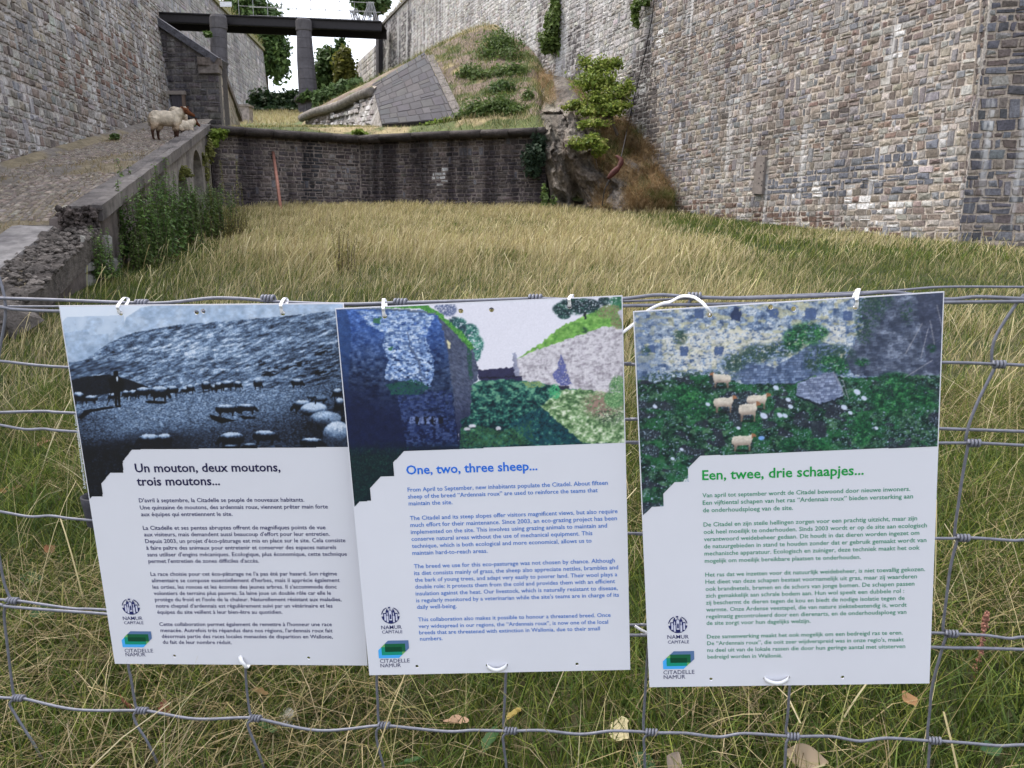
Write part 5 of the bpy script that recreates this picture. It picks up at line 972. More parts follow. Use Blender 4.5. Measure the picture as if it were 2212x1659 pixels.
    for i, (cx, cy, rx, ry) in enumerate(sheep_):
        sg = 1 if hsh(np.array([i * 7]), np.array([3]), 5)[0] > .45 else -1; big = rx > 85 and cx > 1600; w1 = .35 * (fbm(X / 11, Y / 11, 3, 20 + i) - .5)
        body_ = [(-1, -.15), (-.92, -.62), (-.45, -.95), (.25, -.98), (.72, -.68), (1.0, -.1), (1.22, .5), (1.12, .78), (.92, .62), (.72, .3), (.64, .5), (.6, 1.22), (.47, 1.22), (.42, .55), (-.42, .58), (-.5, 1.22), (-.64, 1.22), (-.7, .5), (-.95, .35)]
        e = inpoly(X + 3 * (vn(X / 6, Y / 6, 40) - .5), Y + 4 * (vn(X / 6, Y / 6, 41) - .5), [(cx + sg * q[0] * rx, cy + q[1] * ry) for q in body_]).astype(float) if not big and rx < 200 else ell(X, Y, cx, cy, rx, ry, .06 * sg, .07)
        v = (Y - cy) / ry + .35 * ((X - cx) / rx) ** 2 + w1
        tt = .07 + (.74 if i not in (24, 25) else .6) * sst(-v, (.10 if not big else -.75), (.72 if not big else .15)) + .22 * (sp - .5)
        if i in (33, 36, 37): tt = .62 + .5 * (sp - .5) - .30 * sst(v, -.1, .9)
        if i in (28, 29): tt = .55 - .5 * sst(v, -.4, .5) + .4 * (sp - .5)
        if big and rx >= 100: tt = (.10 if rx > 110 else .24) + .62 * sst(-v, -.15 if rx > 110 else -.5, .7) + .3 * (sp - .5) + .25 * (fbm(X / 9, Y / 14, 3, 77) - .5)
        T[:] = T * (1 - e) + tt * e
    for poly in ([(452, 640), (458, 630), (484, 632), (486, 664), (520, 688), (528, 720), (515, 760), (500, 770), (500, 862), (486, 868), (480, 800), (478, 866), (464, 866), (456, 770), (425, 740), (418, 690), (440, 672), (455, 664)], [(458, 860), (505, 860), (508, 874), (470, 876)], [(440, 760), (446, 760), (412, 866), (406, 866)]): P_(poly, .03)
    P_([(470, 672), (482, 668), (484, 705), (474, 695)], .85)
    T = np.clip(T, 0, 1); st = np.array([0, .12, .3, .5, .7, .85, 1]); tab = np.array([(7, 9, 16), (18, 22, 34), (46, 58, 80), (88, 110, 140), (148, 170, 198), (200, 213, 230), (234, 238, 246)], float)
    return np.stack([np.interp(T, st, tab[:, i]) for i in range(3)], -1)
def paint_moat(X, Y):
    I = np.empty(X.shape + (3,)); I[:] = (224, 222, 232); lf = fbm(X / 30, Y / 21, 5, 57); lv = .55 * lf + .45 * fbm(X / 13, Y / 10, 3, 58); n = fbm(X / 22, Y / 14, 4, 51); f = fbm(X / 7, Y / 6, 3, 52); ff = fbm(X / 4, Y / 4, 2, 53)
    jx, jy = X + 14 * (vn(X / 16, Y / 16, 91) - .5), Y + 14 * (vn(X / 16, Y / 16, 92) - .5); k = lambda poly: inpoly(jx, jy, poly)
    # trees on the left skyline, grass edge
    e = np.maximum(ell(X, Y, 835, 215, 62, 50), ell(X, Y, 800, 200, 50, 30)) * gt(f, .40); bl(I, e, (92, 104, 140))
    e = np.maximum.reduce([ell(X, Y, 905, 320, 62, 50), ell(X, Y, 985, 375, 62, 62), ell(X, Y, 1030, 455, 50, 66), ell(X, Y, 1030, 520, 30, 46)]) * gt(f, .38); bl(I, e, ramp3(lv, (18, 60, 70), (48, 110, 100), (120, 180, 156)))
    bl(I, np.maximum(ell(X, Y, 885, 300, 40, 30, .6, .3), ell(X, Y, 930, 350, 30, 40, .6, .3)) * gt(lv, .46), (34, 58, 74))
    # right wall, meadow slope, trees
    rwl = [(1275, 508), (1300, 545), (1480, 470), (1750, 378), (1850, 330), (2030, 300), (2060, 800), (1860, 775), (1650, 750), (1460, 712), (1340, 690), (1285, 660)]
    b_, mo = bricks(X, Y, 16, 9, 3, -.12); bl(I, k(rwl), ramp3(.5 * lf + .3 * fbm(X / 9, Y / 20, 3, 59) + .2 * b_, (134, 126, 136), (196, 191, 198), (226, 222, 226), 1.9))
    bl(I, k([(1275, 508), (1298, 505), (1306, 560), (1318, 640), (1330, 690), (1285, 662)]) * .6, (120, 128, 160))
    bl(I, k([(1598, 525), (1625, 570), (1640, 640), (1680, 720), (1600, 730), (1560, 690), (1545, 655), (1580, 600)]) * gt(f, .33), (92, 98, 152))
    bl(I, k([(1300, 548), (1470, 440), (1600, 330), (1750, 265), (1870, 205), (2030, 170), (2040, 330), (1900, 330), (1760, 380), (1480, 472)]), ramp3(lv, (70, 120, 54), (112, 164, 78), (160, 204, 116), 1.8))
    e = np.maximum.reduce([ell(X, Y, 1700, 190, 110, 62), ell(X, Y, 1610, 215, 66, 46), ell(X, Y, 1790, 195, 74, 48), ell(X, Y, 1620, 255, 46, 28), ell(X, Y, 1890, 160, 40, 34)]) * gt(f, .33); bl(I, e, ramp3(lv, (8, 24, 36), (20, 50, 54), (60, 104, 88)))
    e = ell(X, Y, 1980, 165, 50, 55) * gt(f, .33); bl(I, e, (44, 104, 76)); bl(I, k([(1752, 235), (1772, 235), (1770, 285), (1756, 285)]), (24, 34, 40))
    e = np.maximum(ell(X, Y, 1920, 230, 80, 44, -.2), ell(X, Y, 1985, 290, 50, 60)) * gt(f, .40); bl(I, e, (132, 116, 92)); bl(I, e * gt(ff, .55), (110, 150, 92)); bl(I, ell(X, Y, 1756, 356, 24, 20, .4, .4) * gt(lv, .42), (40, 74, 52))
    bl(I, k([(1980, 225), (2025, 215), (2030, 300), (2015, 310)]), (190, 186, 196))
    # left bastion
    b_, mo = bricks(X, Y, 20, 11, 7, .03); L = [(60, 205), (280, 205), (660, 222), (760, 248), (800, 330), (845, 560), (880, 850), (915, 1145), (915, 1200), (60, 1600)]
    kL = k(L); base = np.array([46, 70, 116.])[None] * (1.5 - .8 * sst(Y, 230, 720))[..., None] + (b_[..., None] - .5) * 44 + (fbm(X / 30, Y / 24, 5, 55)[..., None] - .5) * 100; I[kL] = base[kL]
    lp = k([(225, 228), (640, 232), (755, 268), (712, 330), (690, 420), (745, 560), (742, 650), (722, 735), (560, 700), (420, 690), (410, 640), (440, 560), (400, 470), (415, 380), (300, 320)]); c = ramp3(.6 * lv + .4 * b_, (58, 84, 132), (136, 164, 208), (214, 226, 240), 2.0); lpm = lp & (n > .32); I[lpm] = c[lpm]
    bl(I, k([(60, 205), (150, 215), (190, 330), (170, 700), (200, 1160), (100, 1160)]) * .7, (30, 60, 110)); bl(I, kL * (mo > 0) * .25, (20, 30, 70))
    for poly in ([(330, 280), (390, 272), (385, 310), (340, 312)], [(430, 470), (470, 470), (465, 492), (440, 495)]): bl(I, k(poly), (56, 108, 84))
    bl(I, k([(560, 350), (580, 380), (588, 470), (650, 560), (660, 640), (700, 690), (690, 700), (648, 645), (636, 565), (578, 480), (570, 390)]) * .7, (66, 80, 110))
    bl(I, kL * sst(Y + .25 * (520 - X), 660, 1000) * .9, (10, 20, 56)); bl(I, k([(420, 720), (620, 690), (720, 740), (640, 800), (460, 790)]) * gt(f, .42), (26, 76, 70))
    kk = k([(500, 800), (860, 760), (905, 1140), (560, 1140)]); cc = np.array([40, 56, 100.])[None] + (b_[..., None] - .5) * 50; I[kk & (n > .42)] = cc[kk & (n > .42)]
    for x0 in (620, 680, 728, 778): bl(I, k([(x0, 940), (x0 + 24, 936), (x0 + 24, 985), (x0, 990)]), (12, 16, 36)); bl(I, k([(x0 - 40, 945), (x0 - 4, 942), (x0 - 4, 985), (x0 - 38, 988)]) * gt(f, .4), (110, 126, 170))
    Rf = [(760, 246), (860, 330), (950, 420), (1010, 490), (1040, 600), (1042, 690), (1000, 725), (990, 930), (935, 960), (915, 1140), (880, 850), (845, 560), (800, 330)]
    b_, mo = bricks(X, Y, 12, 7, 9, .9); kR = k(Rf); c = np.array([72, 80, 104.])[None] + (b_[..., None] - .5) * 34 + (n[..., None] - .5) * 40; I[kR] = c[kR]
    bl(I, kR * sst(Y, 700, 1100) * .8, (22, 28, 62)); bl(I, k([(832, 425), (850, 430), (856, 478), (840, 470)]), (214, 206, 170)); bl(I, k([(960, 440), (1000, 520), (1005, 680), (985, 700), (970, 560)]) * gt(f, .4), (34, 74, 66))
    bl(I, k([(250, 196), (680, 180), (775, 232), (950, 385), (1012, 478), (990, 490), (930, 420), (770, 255), (650, 215)]), (58, 122, 58)); bl(I, k([(250, 196), (680, 180), (775, 232), (950, 385), (1012, 478), (990, 490), (770, 255), (650, 215)]) * gt(ff, .56), (104, 170, 76))
    bl(I, k([(150, 195), (600, 218), (760, 240), (756, 252), (600, 232), (150, 212)]), (96, 110, 130))
    bl(I, k([(1040, 628), (1160, 618), (1280, 604), (1290, 660), (1338, 668), (1336, 698), (1050, 694)]), (44, 44, 76)); bl(I, k([(1060, 672), (1340, 664), (1340, 672), (1060, 682)]), (24, 24, 46))
    # valley
    v = k([(990, 930), (1000, 725), (1045, 700), (1130, 690), (1340, 695), (1460, 710), (1640, 745), (2060, 790), (2060, 1130), (915, 1160), (930, 960)]); c = ramp3(lv + .10 * (1 - sst(Y, 700, 900)) - .05, (6, 30, 42), (24, 78, 76), (104, 156, 128), 3.0); I[v] = c[v]
    bl(I, k([(1330, 700), (1460, 705), (1500, 735), (1380, 745)]) * gt(f, .42), (130, 152, 100))
    bl(I, k([(930, 1010), (1050, 1000), (1200, 1040), (1400, 960), (1420, 1120), (920, 1150)]) * gt(f, .42) * .7, (58, 100, 62)); bl(I, k([(1240, 990), (1440, 880), (1500, 860), (1640, 990), (1740, 1120), (1420, 1130)]) * (1 - gt(f, .55)) * .8, (18, 66, 82))
    su = k([(1462, 868), (1545, 800), (1600, 762), (1720, 752), (2060, 790), (2060, 1116), (1748, 1120)]); c = ramp3(lv, (56, 88, 58), (124, 156, 108), (214, 222, 198), 2.8); I[su] = c[su]; bl(I, ell(X, Y, 1880, 860, 120, 80, 0, .5) * gt(f, .45), (150, 122, 112)); bl(I, ell(X, Y, 1920, 940, 90, 60, 0, .5) * (1 - gt(ff, .42)), (44, 60, 52))
    e = np.maximum(ell(X, Y, 1985, 745, 60, 80), ell(X, Y, 1960, 820, 70, 60)) * gt(f, .36); bl(I, e, (82, 128, 84)); bl(I, e * gt(ff, .58), (150, 182, 130)); bl(I, ell(X, Y, 1560, 770, 40, 50) * gt(f, .42), (70, 160, 110)); bl(I, k([(1580, 735), (1650, 728), (1655, 755), (1590, 758)]), (44, 44, 64))
    bl(I, (X < 940) * sst(Y + 70 * (n - .5), 1080, 1230), (9, 28, 38)); bl(I, k([(60, 1150), (600, 1150), (480, 1260), (330, 1420), (190, 1600), (60, 1600)]) * gt(ff, .66), (20, 62, 54))
    for (cx, cy, rx, ry) in ((968, 1022, 22, 12), (1003, 1002, 25, 13), (1178, 1018, 18, 14)): bl(I, ell(X, Y, cx, cy, rx, ry), (196, 196, 204)); bl(I, ell(X, Y, cx + rx * .3, cy + ry, rx * .7, 4), (30, 40, 50))
    return I + (ff[..., None] - .5) * 24
def paint_flock(X, Y):
    I = np.empty(X.shape + (3,)); n = fbm(X / 60, Y / 45, 4, 71); f = fbm(X / 14, Y / 9, 4, 72); ff = fbm(X / 6, Y / 5, 3, 73); jx, jy = X + 14 * (vn(X / 16, Y / 16, 91) - .5), Y + 14 * (vn(X / 16, Y / 16, 92) - .5); k = lambda poly: inpoly(jx, jy, poly)
    lv = .5 * fbm(X / 34, Y / 24, 5, 81) + .5 * fbm(X / 14, Y / 11, 3, 82)
    b_, mo = bricks(X + 30 * n, Y + 26 * f, 34, 20, 3)
    I[:] = ramp3(.62 * lv + .38 * b_, (58, 78, 112), (138, 158, 186), (216, 220, 222), 2.2); bl(I, (1 - gt(ff, .40)) * .55, (64, 86, 118)); bl(I, (mo > 0) * .25, (60, 76, 110))
    bl(I, sst(n, .46, .6) * gt(f, .42) * .45, (206, 210, 206)); bl(I, (fbm(X / 40, Y / 22, 3, 75) > .60) * (Y < 620) * .5, (196, 186, 132)); bl(I, k([(300, 400), (700, 330), (1150, 380), (1500, 300), (1500, 420), (1100, 470), (800, 500), (560, 620), (300, 560)]) * gt(f, .46) * .7, (220, 216, 204))
    bl(I, (1 - sst(X, 140, 420)) * gt(n, .42) * .5, (92, 112, 146))
    for (px_, py_, w) in ((545, 235, 30), (783, 250, 32), (1030, 235, 28), (1270, 235, 34), (1515, 250, 30), (445, 480, 28), (670, 480, 30), (232, 470, 26)): bl(I, k([(px_ - w, py_ - w), (px_ + w, py_ - w * .9), (px_ + w, py_ + w), (px_ - w, py_ + w)]) * gt(ff, .3), (72, 92, 132))
    bl(I, k([(768, 195), (792, 195), (818, 250), (812, 280), (752, 280), (750, 240)]), (44, 58, 92))
    b2, mo2 = bricks(X, Y, 34, 16, 11, .03); dk = [(1640, 110), (2200, 80), (2200, 680), (1560, 640), (1480, 560), (1560, 420), (1620, 330), (1600, 220)]
    c = np.array([78, 88, 110.])[None] + (b2[..., None] - .5) * 40 + (n[..., None] - .5) * 70; I[k(dk)] = c[k(dk)]; bl(I, k(dk) * (mo2 > 0) * .4, (36, 42, 62)); bl(I, k(dk) * gt(n, .6) * gt(f, .5) * .6, (150, 160, 180)); bl(I, k([(1960, 90), (2200, 80), (2200, 660), (2040, 620), (1990, 360)]) * .55, (44, 50, 74))
    b3, mo3 = bricks(X, Y, 26, 17, 13, -.02); ms = [(830, 545), (1040, 590), (1300, 420), (1420, 440), (1320, 560), (1500, 640), (1560, 640), (1300, 660), (1180, 690), (860, 720), (800, 660)]
    c = np.array([96, 114, 146.])[None] + (b3[..., None] - .5) * 70; I[k(ms)] = c[k(ms)]; bl(I, k(ms) * (mo3 > 0) * .6, (46, 58, 86))
    for (cx, cy, rx, ry, q) in ((1660, 210, 90, 110, .46), (1720, 150, 90, 60, .42), (1400, 500, 150, 60, .44), (1290, 560, 60, 60, .46), (920, 500, 110, 60, .42), (770, 560, 80, 60, .42), (1080, 470, 110, 50, .46), (1620, 330, 60, 110, .5), (420, 390, 46, 50, .46), (200, 480, 30, 30, .48), (560, 650, 220, 40, .5), (320, 660, 150, 40, .5), (1900, 230, 50, 70, .55)):
        e = ell(X, Y, cx, cy, rx, ry, 0, .35) * (f > q); bl(I, e * .9, (34, 62, 62)); bl(I, e * gt(ff, .58) * .7, (92, 112, 92))
    G = [(110, 660), (260, 690), (480, 640), (640, 640), (840, 700), (1180, 690), (1300, 640), (1480, 650), (1600, 660), (1800, 640), (2200, 640), (2200, 1200), (560, 1200), (110, 1700)]
    g = k(G); c = ramp3(lv, (8, 26, 32), (28, 62, 50), (78, 118, 88), 2.8); I[g] = c[g]; bl(I, g * (fbm(X / 90, Y / 60, 3, 77) > .54) * gt(ff, .40) * .8, (30, 92, 54)); bl(I, g * (fbm(X / 110, Y / 60, 3, 78) > .56) * .75, (40, 40, 60)); bl(I, g * (fbm(X / 11, Y / 9, 2, 79) > .775), (158, 174, 196)); bl(I, g * gt(ff, .70) * gt(n, .5), (120, 146, 160))
    for (cx, cy, rx, ry) in ((1250, 370, 120, 74), (1160, 400, 70, 60), (1160, 450, 56, 36), (1340, 360, 46, 30), (1410, 570, 90, 60), (1480, 600, 40, 50), (2060, 465, 30, 26), (1605, 555, 50, 26), (1820, 660, 100, 40), (1800, 790, 150, 110), (1960, 770, 130, 80), (1600, 1000, 70, 100), (1300, 1090, 120, 40), (1120, 1100, 60, 40), (520, 840, 150, 90), (920, 950, 36, 70), (460, 760, 110, 50)):
        e = ell(X, Y, cx, cy, rx, ry, 0, .3) * gt(f, .36); bl(I, e * .85, ramp3(lv, (10, 44, 36), (28, 88, 54), (76, 148, 82), 2.6)); bl(I, e * (1 - gt(ff, .40)) * .8, (12, 44, 42))
    sl = [(1185, 700), (1290, 650), (1420, 612), (1470, 690), (1490, 775), (1330, 826), (1250, 800), (1175, 770)]; b4, m4 = bricks(X, Y, 24, 14, 15, -.05); c = np.array([124, 136, 164.])[None] + (b4[..., None] - .5) * 70; I[k(sl)] = c[k(sl)]; bl(I, k(sl) * (m4 > 0) * .6, (70, 78, 108)); bl(I, k([(1175, 770), (1330, 826), (1490, 775), (1490, 790), (1330, 840), (1180, 785)]), (22, 34, 46))
    for (x0, y0, x1, y1) in ((2000, 300, 1890, 500), (2050, 280, 2080, 440), (2040, 330, 1990, 530), (2070, 540, 1885, 655), (1480, 670, 1520, 800), (1420, 620, 1500, 780), (2095, 180, 2130, 330)):
        t = ((X - x0) * (x1 - x0) + (Y - y0) * (y1 - y0)) / ((x1 - x0) ** 2 + (y1 - y0) ** 2); d = np.hypot(X - x0 - t * (x1 - x0), Y - y0 - t * (y1 - y0)); bl(I, ((t > 0) & (t < 1) & (d < 3)) * .8, (150, 150, 160))
    for (cx, cy, w) in ((1045, 722, 20), (1140, 845, 18), (1575, 750, 24), (1490, 850, 22), (965, 905, 26), (1070, 900, 20), (1105, 905, 18), (600, 830, 16), (1700, 985, 14), (370, 1185, 14), (430, 1125, 14), (1620, 790, 20), (1530, 885, 16), (800, 985, 14), (255, 845, 16), (1125, 800, 18)): bl(I, ell(X, Y, cx, cy, w, w * .7, .5), (196, 206, 226))
    W_, Wd, Hd = (208, 198, 184), (138, 122, 112), (150, 104, 76)
    bp = [(-1, -.25), (-.9, -.72), (-.3, -.9), (.45, -.86), (.72, -1.0), (.92, -1.28), (1.18, -1.2), (1.38, -.82), (1.28, -.72), (1.02, -.72), (.9, -.15), (.78, .4), (.74, 1.45), (.62, 1.45), (.56, .5), (-.48, .56), (-.6, 1.45), (-.74, 1.45), (-.78, .5), (-.98, .3)]
    for (cx, cy, rx, ry, sg) in ((690, 668, 60, 38, -1), (922, 806, 68, 40, 1), (703, 824, 66, 42, 1), (862, 872, 62, 50, 1), (825, 1074, 70, 44, 1)):
        e = inpoly(X + 4 * (vn(X / 7, Y / 7, 42) - .5), Y + 4 * (vn(X / 7, Y / 7, 43) - .5), [(cx + sg * q[0] * rx, cy + q[1] * ry) for q in bp]).astype(float); q = sg * (X - cx) / rx; v = (Y - cy) / ry + .3 * (fbm(X / 10, Y / 9, 3, 45) - .5)
        bl(I, ell(X, Y, cx, cy + 1.35 * ry, rx * .95, 9, 0, .4) * .8, (14, 24, 28)); bl(I, e, W_); bl(I, e * sst(v, -.35, .6) * .85, Wd); bl(I, e * sst(v, .5, .8) * .5, (84, 66, 58)); bl(I, e * (q > .88) * (v < -.5), Hd); bl(I, e * sst(-v, .55, .95) * (q < .8) * .6, (232, 224, 210))
    bl(I, ell(X, Y, 950, 1050, 20, 14), (120, 160, 220))
    return I + (ff[..., None] - .5) * 20

def curve_poly(name, polys, colr, y, parent, matn='ink', cols=None):
    m = MB()
    for i, p_ in enumerate(polys):
        c = colr if cols is None else cols[i]; n = len(p_); P3_ = np.array([(q[0], y - (i * .00012 if cols is not None else 0), q[1]) for q in p_]); cen = P3_.mean(0)
        m.add(np.vstack([P3_, cen]), None, [[n, j, (j + 1) % n] for j in range(n)], lin(c))
    return m.build(name, M[matn], parent)
def text_mesh(lines, y, matcol, parent, name, bold=0.0):
    """lines: (string, x0, z0, x1, z1) baseline from (x0, z0) to (x1, z1) on the board"""
    bmV, bmF, n = [], [], 0
    for (s, x0, z0, x1, z1) in lines:
        cu = bpy.data.curves.new('t', 'FONT'); cu.body = s; cu.size = 1; cu.resolution_u = 2; cu.offset = bold
        o = bpy.data.objects.new('t', cu); me = bpy.data.meshes.new_from_object(o); bpy.data.objects.remove(o); bpy.data.curves.remove(cu)
        v = np.zeros(len(me.vertices) * 3); me.vertices.foreach_get('co', v); v = v.reshape(-1, 3)
        w = v[:, 0].max() - v[:, 0].min(); L = math.hypot(x1 - x0, z1 - z0); sx = L / w; ex = np.array([(x1 - x0) / L, (z1 - z0) / L]); ey = np.array([-ex[1], ex[0]])
        sy = text_mesh.h if text_mesh.h else sx
        q = np.array([x0, z0]) + ((v[:, :1] - v[:, 0].min()) * sx) * ex + (v[:, 1:2] * sy) * ey
        bmV.append(np.stack([q[:, 0], np.full(len(q), y), q[:, 1]], -1)); bmF += [[i + n for i in p_.vertices] for p_ in me.polygons]; n += len(q); bpy.data.meshes.remove(me)
    me = bpy.data.meshes.new(name); me.from_pydata(np.concatenate(bmV).tolist(), [], bmF)
    a = me.color_attributes.new('Col', 'FLOAT_COLOR', 'POINT'); c = np.ones((len(me.vertices), 4)); c[:, :3] = lin(matcol); a.data.foreach_set('color', c.ravel())
    return link(name, me, M['ink'], parent)
text_mesh.h = None
class Board: pass
def make_board(pose, scale, label, art, upper, lower, photo_poly, holes, cut, title, tcol, body, bcol, logos, paint_credit=None):
    x, y, z, a, b, c = pose; B = Board(); w, h = .594 * scale, .841 * scale
    Mx = Matrix.Rotation(a, 4, 'Z') @ Matrix.Rotation(b, 4, 'X') @ Matrix.Rotation(c, 4, 'Y')
    cen = EYE + (np.array([x, y, z]) - EYE) * scale; Mx.translation = Vector(cen)
    root = empty('info_board', label=label, cat='sign', group='sheep grazing information boards'); root.matrix_world = Mx
    A = np.array(Mx.to_3x3()); nrm = A[:, 1]
    def loc(Sx, Sy):                         # point on the board face under a point of the photograph (3325 px wide)
        p = on_plane(np.asarray(Sx) * 2212 / 3325, np.asarray(Sy) * 2212 / 3325, cen - nrm * .0017, nrm); q = (p - cen) @ A; return q[..., 0], q[..., 2]
    U = lambda p: loc(upper[0] + p[0] / upper[2], upper[1] + p[1] / upper[2]); Lo = lambda p: loc(lower[0] + p[0] / lower[2], lower[1] + p[1] / lower[2])
    B.root, B.A, B.cen, B.U, B.Lo, B.nrm, B.w, B.h = root, A, cen, U, Lo, nrm, w, h
    hl = [(*(U(p) if f else Lo(p)), r_) for (p, f, r_) in holes]
    ring = lambda cx, cz, r_: [(cx + r_ * math.cos(t), cz + r_ * math.sin(t)) for t in np.linspace(0, 2 * np.pi, 15)[:-1]]
    me = plate([(-w / 2, -h / 2), (w / 2, -h / 2), (w / 2, h / 2), (-w / 2, h / 2)], [ring(*q) for q in hl], .0016)
    me.transform(Matrix(((1, 0, 0, 0), (0, 0, -1, 0), (0, 1, 0, 0), (0, 0, 0, 1)))); me.name = 'panel'; link('panel', me, M['board'], root)
    # printed photograph: fine coloured grid, trimmed to the stepped outline
    pp = np.array([U(p) for p in photo_poly]); zlo = pp[:, 1].min(); e = .0022; st = .00125
    nx, nz = int((w - 2 * e) / st), int((h / 2 - e - zlo) / st); gx = np.linspace(-w / 2 + e, w / 2 - e, nx); gz = np.linspace(zlo, h / 2 - e, nz)
    X, Z = np.meshgrid(gx, gz, indexing='ij'); P3_ = cen + X[..., None] * A[:, 0] + Z[..., None] * A[:, 2] - nrm * .0017; u, v = proj(P3_); s_ = 3325 / 2212
    ax_, ay_ = (u * s_ - upper[0]) * upper[2], (v * s_ - upper[1]) * upper[2]; I = np.clip(art(ax_, ay_), 0, 255)
    for _ in range(1): J = np.pad(I, ((1, 1), (1, 1), (0, 0)), 'edge'); I = (J[:-2, 1:-1] + J[2:, 1:-1] + J[1:-1, :-2] + J[1:-1, 2:] + 2 * J[1:-1, 1:-1]) / 6
    I = I * (1 + .30 * (fbm(ax_ / 26, ay_ / 20, 5, 301) - .5) * (I.mean(-1) < 200))[..., None] ** 1; Cc = lin(np.clip(I, 0, 255)) * .98 + .003
    V = np.stack([X, np.full(X.shape, -.0020), Z], -1).reshape(-1, 3); Q = grid_faces(nx, nz); cq = V[Q].mean(1)
    outl = [(-w, h), (w, h), (w, pp[0, 1] + (pp[0, 1] - pp[1, 1]) / (pp[0, 0] - pp[1, 0]) * (w - pp[0, 0]))] + [tuple(q) for q in pp] + [(-w, pp[-1, 1] - .03)]
    kk = inpoly(cq[:, 0], cq[:, 2], outl)
    for (cx, cz, r_) in hl: kk &= np.hypot(cq[:, 0] - cx, cq[:, 2] - cz) > r_
    link('printed_photo', mesh('printed_photo', V, Q[kk], col=Cc.reshape(-1, 3)), M['print'], root)
    text_mesh.h = None
    text_mesh([(s, *Lo(p0), *Lo(p1)) for (s, p0, p1) in title], -.0023, tcol, root, 'heading', .018)
    fx = np.median([Lo(p0)[0] for (_, p0, _) in body]); ls = []
    for (s, p0, p1) in body:
        a0, a1 = Lo(p0), Lo(p1); ls.append((s, *a0, *a1))
    text_mesh.h = .0132 * scale if False else None
    text_mesh(ls, -.0023, bcol, root, 'body_text', .010)
    em, rad, nt_, ct_, lg = logos['emblem'], logos['r'], logos['namur'], logos['capitale'], logos['logo']
    cx, cz = Lo(em); r_ = abs(Lo((em[0] + rad, em[1]))[0] - cx); ci = lambda a0, a1, rr_, k=18: [(cx + rr_ * math.cos(t), cz + rr_ * math.sin(t)) for t in np.linspace(a0, a1, k)]
    NV = (28, 36, 92); WH = (196, 198, 216); R_ = lambda x0, z0, x1, z1: [(cx + x0 * r_, cz + z0 * r_), (cx + x1 * r_, cz + z0 * r_), (cx + x1 * r_, cz + z1 * r_), (cx + x0 * r_, cz + z1 * r_)]
    polys = [ci(math.pi * 1.04, math.pi * 1.96, r_)]; cl = [NV]
    def add(p_, c_): polys.append(p_); cl.append(c_)
    for s in (-1, 1):
        add([(cx + r_ * math.cos(t) * q, cz + r_ * math.sin(t) * q) for q, ts in ((1.0, np.linspace(.12, 1.15, 8)), (.93, np.linspace(1.15, .12, 8))) for t in (ts if s > 0 else np.pi - ts)], NV)
        add(R_(s * .62 - .17, -.35, s * .62 + .17, .28), NV); add(R_(s * .62 - .06, -.6, s * .62 + .12, .16), WH)
        add([(cx + (s * .34 - .16) * r_, cz - .2 * r_), (cx + (s * .34 + .16) * r_, cz - .2 * r_), (cx + (s * .34 + .16) * r_, cz + .42 * r_), (cx + s * .34 * r_, cz + .85 * r_), (cx + (s * .34 - .16) * r_, cz + .42 * r_)], NV); add(R_(s * .34 - .10, -.8, s * .34 + .10, -.05), WH); add(R_(s * .34 - .05, .0, s * .34 + .05, .35), WH)
    add([(cx - .20 * r_, cz - .6 * r_), (cx + .20 * r_, cz - .6 * r_), (cx + .20 * r_, cz + .5 * r_), (cx, cz + .78 * r_), (cx - .20 * r_, cz + .5 * r_)], NV); add([(cx - .15 * r_, cz - .55 * r_), (cx + .15 * r_, cz - .55 * r_), (cx + .15 * r_, cz + .46 * r_), (cx, cz + .68 * r_), (cx - .15 * r_, cz + .46 * r_)], WH)
    add([(cx - .09 * r_, cz - .4 * r_), (cx + .09 * r_, cz - .4 * r_), (cx + .09 * r_, cz + .05 * r_), (cx, cz + .22 * r_), (cx - .09 * r_, cz + .05 * r_)], NV); add(R_(-.17, .84, .06, 1.02), NV)
    curve_poly('emblem', polys, None, -.0022, root, cols=cl)
    text_mesh([('NAMUR', *Lo(nt_[0]), *Lo(nt_[1])), ('CAPITALE', *Lo(ct_[0]), *Lo(ct_[1]))], -.0023, NV, root, 'emblem_text', .003)
    q = [np.array([Lo((x_, y_)) for (x_, y_) in ((r4[0], r4[3]), (r4[2], r4[3]), (r4[2], r4[1]), (r4[0], r4[1]))]) for r4 in lg]
    def rc(x0, z0, x1, z1, cut_='a', k=.010):
        k = k * scale * .8; return [(x0, z0), (x1 - (k if 'c' in cut_ else 0), z0), (x1, z0 + (k if 'c' in cut_ else 0)), (x1, z1), (x0 + (k if 'a' in cut_ else 0), z1), (x0, z1 - (k if 'a' in cut_ else 0))]
    bx = [(p_[:, 0].min(), p_[:, 1].min(), p_[:, 0].max(), p_[:, 1].max()) for p_ in q]
    def isec(p_, s): return (max(p_[0], s[0]), max(p_[1], s[1]), min(p_[2], s[2]), min(p_[3], s[3]))
    curve_poly('castle_logo', [rc(*bx[0], 'ac'), rc(*bx[1], 'ac'), rc(*bx[2], 'ac'), rc(*isec(bx[0], bx[1]), ''), rc(*isec(bx[1], bx[2]), ''), rc(*isec(bx[0], bx[2]), '')], None, -.0022, root, cols=[(70, 166, 232), (112, 170, 98), (84, 112, 152), (20, 138, 112), (22, 92, 60), (6, 66, 44)])
    t0, t1 = logos['cit'], logos['nam2']; text_mesh([('CITADELLE', *Lo(t0[0]), *Lo(t0[1])), ('NAMUR', *Lo(t1[0]), *Lo(t1[1]))], -.0023, (34, 38, 84), root, 'logo_text', .0)
    if paint_credit: text_mesh([(s, *U(p0), *U(p1)) for (s, p0, p1) in paint_credit], -.0024, (214, 220, 232), root, 'photo_credit', .0)
    return B

